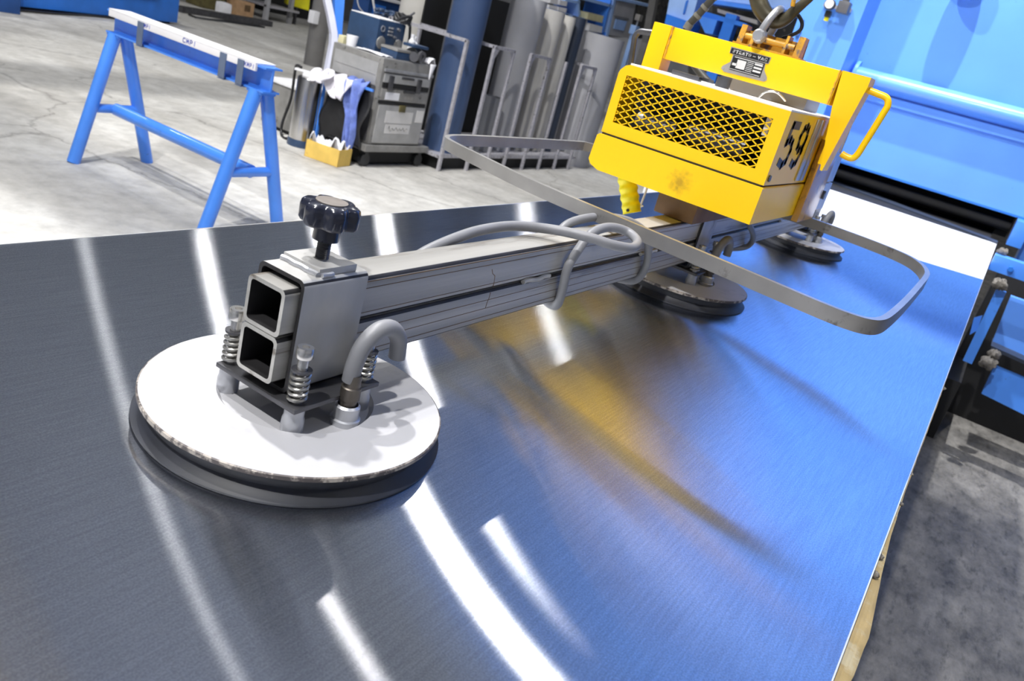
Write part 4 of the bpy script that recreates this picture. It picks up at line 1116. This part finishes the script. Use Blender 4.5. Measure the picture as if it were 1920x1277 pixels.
ribbon('work_shirt', 'cloth_blue', 'crumpled blue work shirt hanging down beside the toolbox', [(4.72, 4.19, .60), (4.67, 4.19, .605), (4.63, 4.18, .56), (4.625, 4.175, .42), (4.62, 4.165, .36), (4.625, 4.15, .22), (4.62, 4.14, .08)], [.12, .17, .17, .15, .13, .10, .06], 'shirt')
ribbon('pale_rag', 'cloth_white', 'pale lilac rag draped over the top of the black bag', [(4.70, 4.36, .585), (4.66, 4.35, .60), (4.62, 4.34, .58), (4.60, 4.33, .50), (4.595, 4.32, .44)], [.28, .30, .30, .24, .12])
ribbon('towel', 'cloth_white', 'whitish towel bunched on the canister top', [(4.63, 4.45, .565), (4.60, 4.46, .59), (4.56, 4.46, .57), (4.53, 4.46, .52)], [.14, .18, .18, .12], 'towel')

# ================================================================== POST, COLUMN, BLUE CABINET BEHIND THE CART
b = MB(); base = PZ((586, 123), 0)
b.cyl((base.x, base.y, 0), (base.x, base.y, 7.6), .125, seg=32)
t = thing('hall_column', 'round dark grey hall column standing behind the canister', 'column', (base.x, base.y, 0)); b.build('shaft', 'col', t)
b = MB(); q = PW((588, 35), (base.x - .14, base.y - .1, 0)); b.box(q - Vector((.05, .05, .06)), q + Vector((.05, .05, .10)), .01); b.build('conduit_box', 'white', t)
bb = (5.20, 5.02)
t = thing('bent_post', 'white and light blue bent steel post standing left of the toolbox', 'post', (*bb, 0))
b = MB()
prev = [PW(q, bb) for q in ((596, 245), (604, 180), (612, 130), (621, 85), (622, 65), (617, 35), (608, -5), (598, -45))]
b_w = [PW(q, bb) for q in ((622, 245), (630, 180), (632, 130), (634, 85), (633, 62), (628, 32), (620, -5), (610, -45))]
for (a, c), (a2, c2) in zip(zip(prev, b_w), zip(prev[1:], b_w[1:])):
    b.hexa([a, c, c + Vector((.05, .08, 0)), a + Vector((.05, .08, 0)), a2, c2, c2 + Vector((.05, .08, 0)), a2 + Vector((.05, .08, 0))])
bmesh.ops.remove_doubles(b.bm, verts=b.bm.verts, dist=.0005); b.build('white_strip', 'post_white', t, smooth=0)
b2_ = (5.30, 5.10)
b = MB(); pa = [PW(q, b2_) for q in ((632, 130), (640, 85), (643, 40), (648, -20), (655, -80))]; pb = [PW(q, b2_) for q in ((618, 130), (624, 85), (628, 40), (628, -20), (634, -80))]
for a, c, a2, c2 in zip(pa, pb, pa[1:], pb[1:]):
    b.hexa([a, c, c + Vector((.05, .08, 0)), a + Vector((.05, .08, 0)), a2, c2, c2 + Vector((.05, .08, 0)), a2 + Vector((.05, .08, 0))])
bmesh.ops.remove_doubles(b.bm, verts=b.bm.verts, dist=.0005); b.build('blue_strip', 'blue', t, smooth=0)

t = thing('blue_cabinet', 'deep blue workshop cabinet with pale top behind the radio', 'cabinet', (6.2, 5.9, 0))
b = MB(); b.box((6.36, 5.75, .05), (6.92, 5.95, 1.13)); b.build('body', 'blue_deep', t)
b = MB(); b.box((6.34, 5.73, 1.131), (6.94, 5.97, 1.155)); b.build('top', 'white', t)
b = MB(); b.box((6.42, 5.742, .86), (6.60, 5.749, 1.08)); b.build('panel', 'blue_mid', t)
b = MB(); b.box((6.38, 5.77, 0), (6.90, 5.93, .05)); b.build('foot', 'black', t)
b = MB(); b.tube([PY((668, -20), 5.6), PY((672, 10), 5.6), PY((682, 24), 5.6), PY((690, 34), 5.6)], .006, 8, smooth=5); tag(b.build('white_cable', 'white'), 'thin white cable hanging in front of the deep blue cabinet, left one', 'cable', 'cables over the blue cabinet')
b = MB(); b.tube([PY((697, -25), 5.5), PY((700, 5), 5.5), PY((706, 34), 5.5)], .010, 8, smooth=5); tag(b.build('white_cable', 'white'), 'thicker white cable coming down onto the radio', 'cable', 'cables over the blue cabinet')
b = MB(); p_ = PY((728, 28), 5.1)
for i in range(12): blob(b, p_ + Vector((rnd.uniform(-.12, .12), rnd.uniform(-.1, .1), rnd.uniform(-.02, .03))), .03, i, .6, 6)
tag(b.build('rag_heap', 'navy', smooth=60), 'dark heap of rags above the radio lid', 'rags')

# ================================================================== FAR LEFT: blue machine bed, floor cable, clutter
A, B_ = PZ((0, 14), 0), PZ((332, 47), 0)
d = (B_ - A).normalized(); nrm = Vector((-d.y, d.x, 0)); A = A - d * .1
t = thing('machine_bed', 'long low blue machine bed far back at the upper left', 'machine bed', ((A + B_) / 2)[:])
hz_ = .46
b = MB(); b.hexa([A + Vector((0, 0, .03)), B_ + Vector((0, 0, .03)), B_ + nrm * .8 + Vector((0, 0, .03)), A + nrm * .8 + Vector((0, 0, .03)), A + Vector((0, 0, hz_)), B_ + Vector((0, 0, hz_)), B_ + nrm * .8 + Vector((0, 0, hz_)), A + nrm * .8 + Vector((0, 0, hz_))], .01)
b.build('bed_body', 'blue_mid', t)
b = MB(); s0 = A - nrm * .004; s1 = B_ - d * .5 - nrm * .004
b.hexa([s0 + Vector((0, 0, .34)), s1 + Vector((0, 0, .34)), s1 - nrm * .05 + Vector((0, 0, .34)), s0 - nrm * .05 + Vector((0, 0, .34)), s0 + Vector((0, 0, .38)), s1 + Vector((0, 0, .38)), s1 - nrm * .05 + Vector((0, 0, .38)), s0 - nrm * .05 + Vector((0, 0, .38))]); b.build('guide_rail', 'steel_dark', t)
b = MB(); b.hexa([A + nrm * .05, B_ + nrm * .05 - d * .1, B_ + nrm * .7 - d * .1, A + nrm * .7] + [p + Vector((0, 0, .03)) for p in (A + nrm * .05, B_ + nrm * .05 - d * .1, B_ + nrm * .7 - d * .1, A + nrm * .7)]); b.build('foot', 'black', t)
c = PZ((-30, 18), 0)
b = MB(); b.box((c.x - .55, c.y, 0), (c.x + .36, c.y + .2, .6), .01); tag(b.build('blue_block', 'blue_deep'), 'dark blue steel block at the upper left corner', 'block')
pts = [PZ(q, .012) for q in ((0, 12), (80, 20), (160, 25), (225, 33))]
b = MB(); b.tube([p - nrm * .12 for p in pts], .016, 8, smooth=4); tag(b.build('floor_cable', 'black_cable'), 'black cable on the floor in front of the blue machine bed', 'cable')
pts = [(PZ(q, 0), w_) for q, w_ in (((353, 29), .03), ((366, 34), .05), ((390, 38), .08), ((430, 42), .14), ((470, 48), .16), ((482, 50), .14), ((496, 53), .03))]
b = MB()
rs = []
for p, w_ in pts:
    rs.append([p + Vector((-.2 * w_, -w_ * .6, .001)), p + Vector((.2 * w_, w_ * .6, .001)), p + Vector((.1 * w_, w_ * .3, .03)), p + Vector((-.1 * w_, -w_ * .3, .03))])
b.rings(rs); tag(b.build('rubber_strip', 'black_rub'), 'long black rubber strip lying on the bright floor far behind the sawhorse', 'strip')


def far(q, size, mat, name, label, cat, group=None, yaw=0, bev=.01, z=0, stack=None):
    c = PZ(q, z) if stack is None else stack
    b = MB(); sx, sy, sz = size
    b.box((c.x - sx / 2, c.y - sy / 2 + sy / 2, c.z), (c.x + sx / 2, c.y + sy, c.z + sz), bev)
    return tag(b.build(name, mat), label, cat, group), c


c = PZ((455, 31), 0)
t = thing('far_carton', 'brown carton with dark print on the far floor', 'carton', (c.x, c.y, 0))
b = MB(); b.box((c.x - .17, c.y, .0), (c.x + .25, c.y + .3, .27), .005); b.build('box', 'carton', t)
b = MB(); b.box((c.x + .02, c.y - .003, .10), (c.x + .16, c.y, .22)); b.build('print', 'saddle', t)
far((425, 30), (.22, .22, .22), 'paper', 'scrap_bag', 'pale scrap bag left of the far brown carton', 'bag', bev=.07)
far((400, 19), (.5, .5, .45), 'olive', 'scrap_bin', 'brown scrap bin behind the pale bag', 'bin', bev=.05)
b = MB(); p0 = PZ((335, 16), .05); p1 = PZ((505, 44), .05); b.bar(p0, p1, .16, .09); tag(b.build('floor_rail', 'steel_dark'), 'dark steel floor rail along the far clutter', 'rail')
c = PZ((497, 38), 0)
t = thing('storage_rack', 'grey steel storage rack standing right of the far carton', 'rack', (c.x, c.y, 0))
for dx, dy in ((0, 0), (.8, .2), (0, .7), (.8, .9)):
    b = MB(); b.box((c.x + dx - .04, c.y + dy - .04, 0), (c.x + dx + .04, c.y + dy + .04, 2.2)); b.build('post', 'gtube', t)
for z in (.25, .8, 1.4, 2.16):
    b = MB(); b.box((c.x - .04, c.y - .02, z), (c.x + .84, c.y + .92, z + .04)); b.build('shelf', 'rack', t)
t = thing('far_press', 'dark press on grey pillars far behind the blue bed', 'press', (9.8, 14.2, 0))
for dx in (0, .55):
    b = MB(); b.cyl((9.8 + dx, 14.2, 0), (9.8 + dx, 14.2, 1.6), .13, seg=18); b.build('pillar', 'gtube', t)
b = MB(); b.box((9.4, 13.9, 1.6), (10.8, 14.8, 2.2), .03); b.build('head', 'tool_dark', t)
far((428, 8), (1.1, .6, 1.2), 'scrap', 'scrap_stack', 'dark scrap heap behind the brown carton', 'stack', bev=.05)
far((545, 31), (1.6, .6, 1.9), 'black', 'dark_machine', 'dark machine far back under the yellow panel', 'machine', bev=.03)
HB = PZ((556, 48), 0)
c = PW((552, 8), HB)
t = thing('yellow_machine_hood', 'bright yellow hood in front of the dark far machine', 'hood', (c.x, c.y, c.z - .06))
b = MB(); p = [PW(q, HB) for q in ((540, -30), (583, -20), (579, 20), (538, 8))]
b.prism(p, (.2, .3, 0)); b.build('hood', 'yellow_far', t)
b = MB(); e0 = (p[2] + p[3]) / 2; b.bar(Vector((e0.x + .1, e0.y + .15, 0)), e0 + Vector((.1, .15, .1)), .05, .05, up=(1, 0, 0)); b.build('stand', 'steel_dark', t)

# ================================================================== FAR SHELVES BEHIND THE RACK
SY = 7.2
t = thing('blue_shelving', 'light blue steel shelving full of parts behind the grey tubes', 'shelving', PY((1120, 40), SY)[:2] + (0,))


def pbar(pl, a, c, w_, dep, name, mat, par):
    A_, C_ = PY(a, pl), PY(c, pl)
    b = MB(); b.bar(A_ + Vector((0, dep / 2, 0)), C_ + Vector((0, dep / 2, 0)), dep, w_, up=Vector((0, 1, 0)).cross((C_ - A_).normalized())); return b.build(name, mat, par)


def pquad(pl, qs, dep, name, mat, par):
    b = MB(); b.prism([PY(q, pl) for q in qs], (0, dep, 0)); return b.build(name, mat, par, smooth=0)


def ground_posts(pl, qs, w_, name, mat, par):
    for q in qs:
        p = PY(q, pl); b = MB(); b.box((p.x - w_, pl + .02, 0), (p.x + w_, pl + .02 + 2 * w_, max(p.z, .3))); b.build(name, mat, par)


pquad(SY + .6, [(1030, -60), (1300, -60), (1300, 80), (1030, 60)], .04, 'dark_backing', 'scrap', t)
pbar(SY, (1085, -2), (1086, 30), .06, .5, 'side_frame', 'blue_pale', t)
pbar(SY, (1062, 27), (1100, 38), .04, .5, 'shelf', 'blue_pale', t)
pbar(SY, (1060, 0), (1088, 5), .04, .5, 'shelf', 'blue_pale', t)
pbar(SY, (1024, 19), (1066, 29), .03, .5, 'shelf', 'blue_pale', t)
pbar(SY, (1090, -4), (1150, 12), .05, .5, 'shelf', 'blue_pale', t)
pbar(SY, (1158, -25), (1138, 72), .085, .5, 'upright', 'blue_pale', t)
pbar(SY, (1147, 0), (1130, 62), .05, .5, 'upright', 'blue', t)
pbar(SY, (1104, 62), (1138, 70), .05, .5, 'shelf', 'blue_pale', t)
pbar(SY, (1160, -2), (1232, 14), .05, .5, 'shelf', 'blue_pale', t)
ground_posts(SY, [(1060, 60), (1140, 60), (1232, 60)], .03, 'leg', 'blue', t)
o = pquad(SY - .05, [(1103, 24), (1132, 30), (1129, 43), (1101, 36)], .25, 'cream_tray', 'cream', None); tag(o, 'cream parts tray on the blue shelving', 'tray')
o = pquad(SY - .02, [(1106, 44), (1130, 50), (1128, 62), (1104, 58)], .25, 'white_carton', 'white', None); tag(o, 'white carton under the cream tray on the blue shelving', 'carton')
for qs, lb in (([(1033, -4), (1047, -1), (1045, 9), (1031, 6)], 'top left one of four'), ([(1050, 0), (1064, 3), (1062, 12), (1048, 9)], 'top right one of four'), ([(1030, 9), (1045, 12), (1043, 18), (1029, 15)], 'bottom left one of four'), ([(1048, 13), (1063, 16), (1061, 24), (1046, 20)], 'bottom right one of four')):
    o = pquad(SY - .03, qs, .25, 'white_bin', 'paper', None); tag(o, 'small white bin over the warm grey tubes, ' + lb, 'bin', 'white bins on the shelving')
t = thing('grey_locker', 'grey steel locker between the shelving and the dark opening', 'locker', PY((1170, 60), SY)[:2] + (0,))
pquad(SY + .05, [(1158, 2), (1192, 8), (1180, 72), (1143, 66)], .45, 'body', 'gtube', t)
pquad(SY + .02, [(1156, 36), (1176, 40), (1170, 58), (1151, 54)], .02, 'door', 'blue_pale', t)
pquad(SY + .03, [(1153, 29), (1180, 35), (1179, 38), (1152, 32)], .02, 'shelf_edge', 'gtube_dk', t)
pp = PY((1145, 66), SY); b = MB(); b.box((pp.x + .1, SY + .1, 0), (pp.x + .8, SY + .45, .5)); b.build('dark_base', 'gtube_dk', t)
t = thing('grey_stanchion', 'leaning grey pillar left of the yellow bail', 'pillar', PY((1225, 80), 6.6)[:2] + (0,))
pbar(6.6, (1240, -40), (1217, 80), .13, .13, 'pillar', 'col', t)
pq = PY((1217, 80), 6.6); b = MB(); b.box((pq.x - .06, 6.6, 0), (pq.x + .06, 6.73, pq.z + .02)); b.build('pillar_foot', 'col', t)
t = thing('press_gauge', 'small grey gauge head on a blue stand in the dark opening', 'gauge', PY((1203, 60), 6.9)[:2] + (0,))
b = MB(); c = PY((1202, 35), 6.9); b.box(c + Vector((-.07, 0, -.05)), c + Vector((.07, .1, .06)), .015); b.build('gauge_head', 'plate_grey', t)
b = MB(); b.cyl(c + Vector((0, .05, -.05)), c + Vector((0, .05, -.14)), .018, seg=12); b.build('gauge_stem', 'galv', t)
b = MB(); b.box(c + Vector((-.10, 0, -.30)), c + Vector((.06, .12, -.14)), .01); b.box((c.x - .05, c.y + .02, 0), (c.x + .02, c.y + .10, c.z - .30)); b.build('gauge_stand', 'blue_pale', t)

# blue gantry between shelving and machine (seen above the bail)
GX = 8.6
t = thing('blue_gantry', 'blue steel handling gantry behind the lifter bail', 'gantry', (GX, 2.6, 0))


def xquad(x, qs, dep, name, mat, par):
    b = MB(); b.prism([PX(q, x) for q in qs], (dep, 0, 0)); return b.build(name, mat, par, smooth=0)


xquad(GX, [(1262, -40), (1316, -30), (1296, 42), (1250, 26)], .3, 'arm_cover', 'blue_pale', t)
xquad(GX - .02, [(1286, 2), (1290, 0), (1284, 24), (1280, 26)], .02, 'cover_slot', 'blue_mid', t)
xquad(GX - .05, [(1250, 26), (1296, 42), (1290, 58), (1246, 44)], .3, 'lower_cover', 'blue_mid', t)
xquad(GX + .1, [(1310, 18), (1400, 44), (1400, 52), (1306, 28)], .2, 'cross_beam', 'blue_mid', t)
xquad(GX + .05, [(1306, 28), (1345, 38), (1336, 64), (1322, 62)], .2, 'gusset', 'blue', t)
xquad(GX + .3, [(1330, -30), (1500, -10), (1500, 22), (1330, -2)], .2, 'top_beam', 'blue_pale', t)
xquad(GX + .25, [(1330, -2), (1500, 24), (1500, 32), (1330, 6)], .2, 'top_flange', 'blue', t)
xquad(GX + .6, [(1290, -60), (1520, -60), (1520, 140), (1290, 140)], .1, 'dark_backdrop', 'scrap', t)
xquad(GX + .2, [(1345, 16), (1420, 38), (1420, 46), (1345, 23)], .1, 'grey_channel', 'plate_grey', t)
for yy in (3.0, 2.1):
    b = MB(); b.box((GX + .1, yy, 0), (GX + .22, yy + .12, 1.9)); b.build('leg', 'blue_mid', t)
b = MB(); p = PX((1385, 70), GX + .3); b.box(p + Vector((0, -.05, -.25)), p + Vector((.2, .08, .02)), .02); tag(b.build('olive_case', 'olive'), 'olive case in the dark gap behind the lifting lug', 'case')
b = MB(); p = PX((1360, 58), GX + .35); b.box(p + Vector((0, -.06, -.2)), p + Vector((.2, .10, .03)), .02); tag(b.build('dark_case', 'scrap'), 'dark case in the gap under the blue cross beam', 'case')

# ================================================================== LAMPS
def lamp(x, y, z, label, r=.22, power=300, up=100, size=None):
    t = thing('high_bay_lamp', label, 'lamp', (x, y, z), 'high bay lamps under the ceiling')
    b = MB(); b.lathe((x, y, 0), [(.05, z + .34), (.07, z + .34), (.08, z + .25), (r * 1.15, z + .02), (r * 1.15, z), (r * 1.1, z), (.05, z + .26)], 32, close=True); b.build('reflector', 'galv', t)
    b = MB(); b.lathe((x, y, 0), [(.0004, z + .045), (r, z + .045), (r, z + .035), (.0004, z + .035)], 32); b.build('lens', 'lens', t)
    b = MB(); b.cyl((x, y, z + .34), (x, y, 7.6), .012, seg=8); b.build('stem', 'steel_dark', t)
    ld = bpy.data.lights.new('lamp_light', 'AREA'); ld.shape = 'DISK'; ld.size = size or r * .9; ld.energy = power; ld.color = (1, .985, .96)
    lo = bpy.data.objects.new('lamp_light', ld); lo.location = (x, y, z + .02); COL.objects.link(lo)
    ud = bpy.data.lights.new('ceiling_fill', 'AREA'); ud.shape = 'DISK'; ud.size = .14; ud.energy = up; ud.color = (.94, .97, 1)  # added upward fill that brightens the ceiling mirrored in the sheet
    uo = bpy.data.objects.new('ceiling_fill', ud); uo.location = (x, y, z + .36); uo.rotation_euler = (PI, 0, 0); COL.objects.link(uo)


lamp(-2.6, .9, 7.0, 'high bay lamp behind the photographer', power=1500, up=120)
lamp(-.3, 2.2, 7.0, 'high bay lamp left of the photographer', power=520, up=150)
lamp(2.4, -4.0, 7.0, 'high bay lamp over the dirty floor by the machine', power=200, up=90)
lamp(1.45, 3.6, 7.0, 'high bay lamp above the sawhorse', power=1450, up=150)
lamp(3.8, 12.0, 7.0, 'high bay lamp above the blue machine bed', power=520, up=240)
lamp(8.0, 4.2, 7.0, 'high bay lamp above the tube rack', r=.16, power=330, up=240)
lamp(7.3, 6.86, 7.0, 'high bay lamp behind the tube rack', r=.14, power=55, up=110)
lamp(12.4, 8.4, 7.0, 'high bay lamp beyond the blue shelving', r=.16, power=260, up=110)
lamp(19.3, 9.5, 7.0, 'high bay lamp at the far right end of the hall', r=.45, power=170, up=260)
lamp(5.6, 6.8, 7.0, 'high bay lamp above the blue cabinet', r=.04, power=10, up=200)
t = thing('work_light', 'hooded work light hanging above the white feed plate', 'lamp', (4.3, .9, 5.8))
b = MB(); b.lathe((4.3, .9, 0), [(.03, 6.1), (.05, 6.1), (.06, 6.0), (.15, 5.78), (.14, 5.78), (.03, 6.0)], 28, close=True); b.build('hood', 'steel_dark', t)
b = MB(); b.cyl((4.3, .9, 6.1), (4.3, .9, 7.6), .012, seg=8); b.build('stem', 'steel_dark', t)
sd = bpy.data.lights.new('work_spot', 'SPOT'); sd.energy = 4000; sd.spot_size = math.radians(42); sd.spot_blend = .35; sd.shadow_soft_size = .05
so = bpy.data.objects.new('work_spot', sd); so.location = (4.3, .9, 5.85); COL.objects.link(so)
so.rotation_euler = (Vector((5.15, .55, 1.3)) - Vector((4.3, .9, 5.85))).to_track_quat('-Z', 'Y').to_euler()

w = bpy.data.worlds.new('world'); scene.world = w; w.use_nodes = True
w.node_tree.nodes['Background'].inputs[0].default_value = (.5, .55, .65, 1)
w.node_tree.nodes['Background'].inputs[1].default_value = .15

scene.view_settings.view_transform = 'Standard'
scene.view_settings.look = 'None'
scene.view_settings.gamma = 1
scene.view_settings.use_curve_mapping = False
scene.view_settings.exposure = -1.35
scene.cycles.use_denoising = True
scene.cycles.max_bounces = 8
scene.cycles.diffuse_bounces = 4
scene.cycles.glossy_bounces = 5
scene.cycles.sample_clamp_indirect = 6
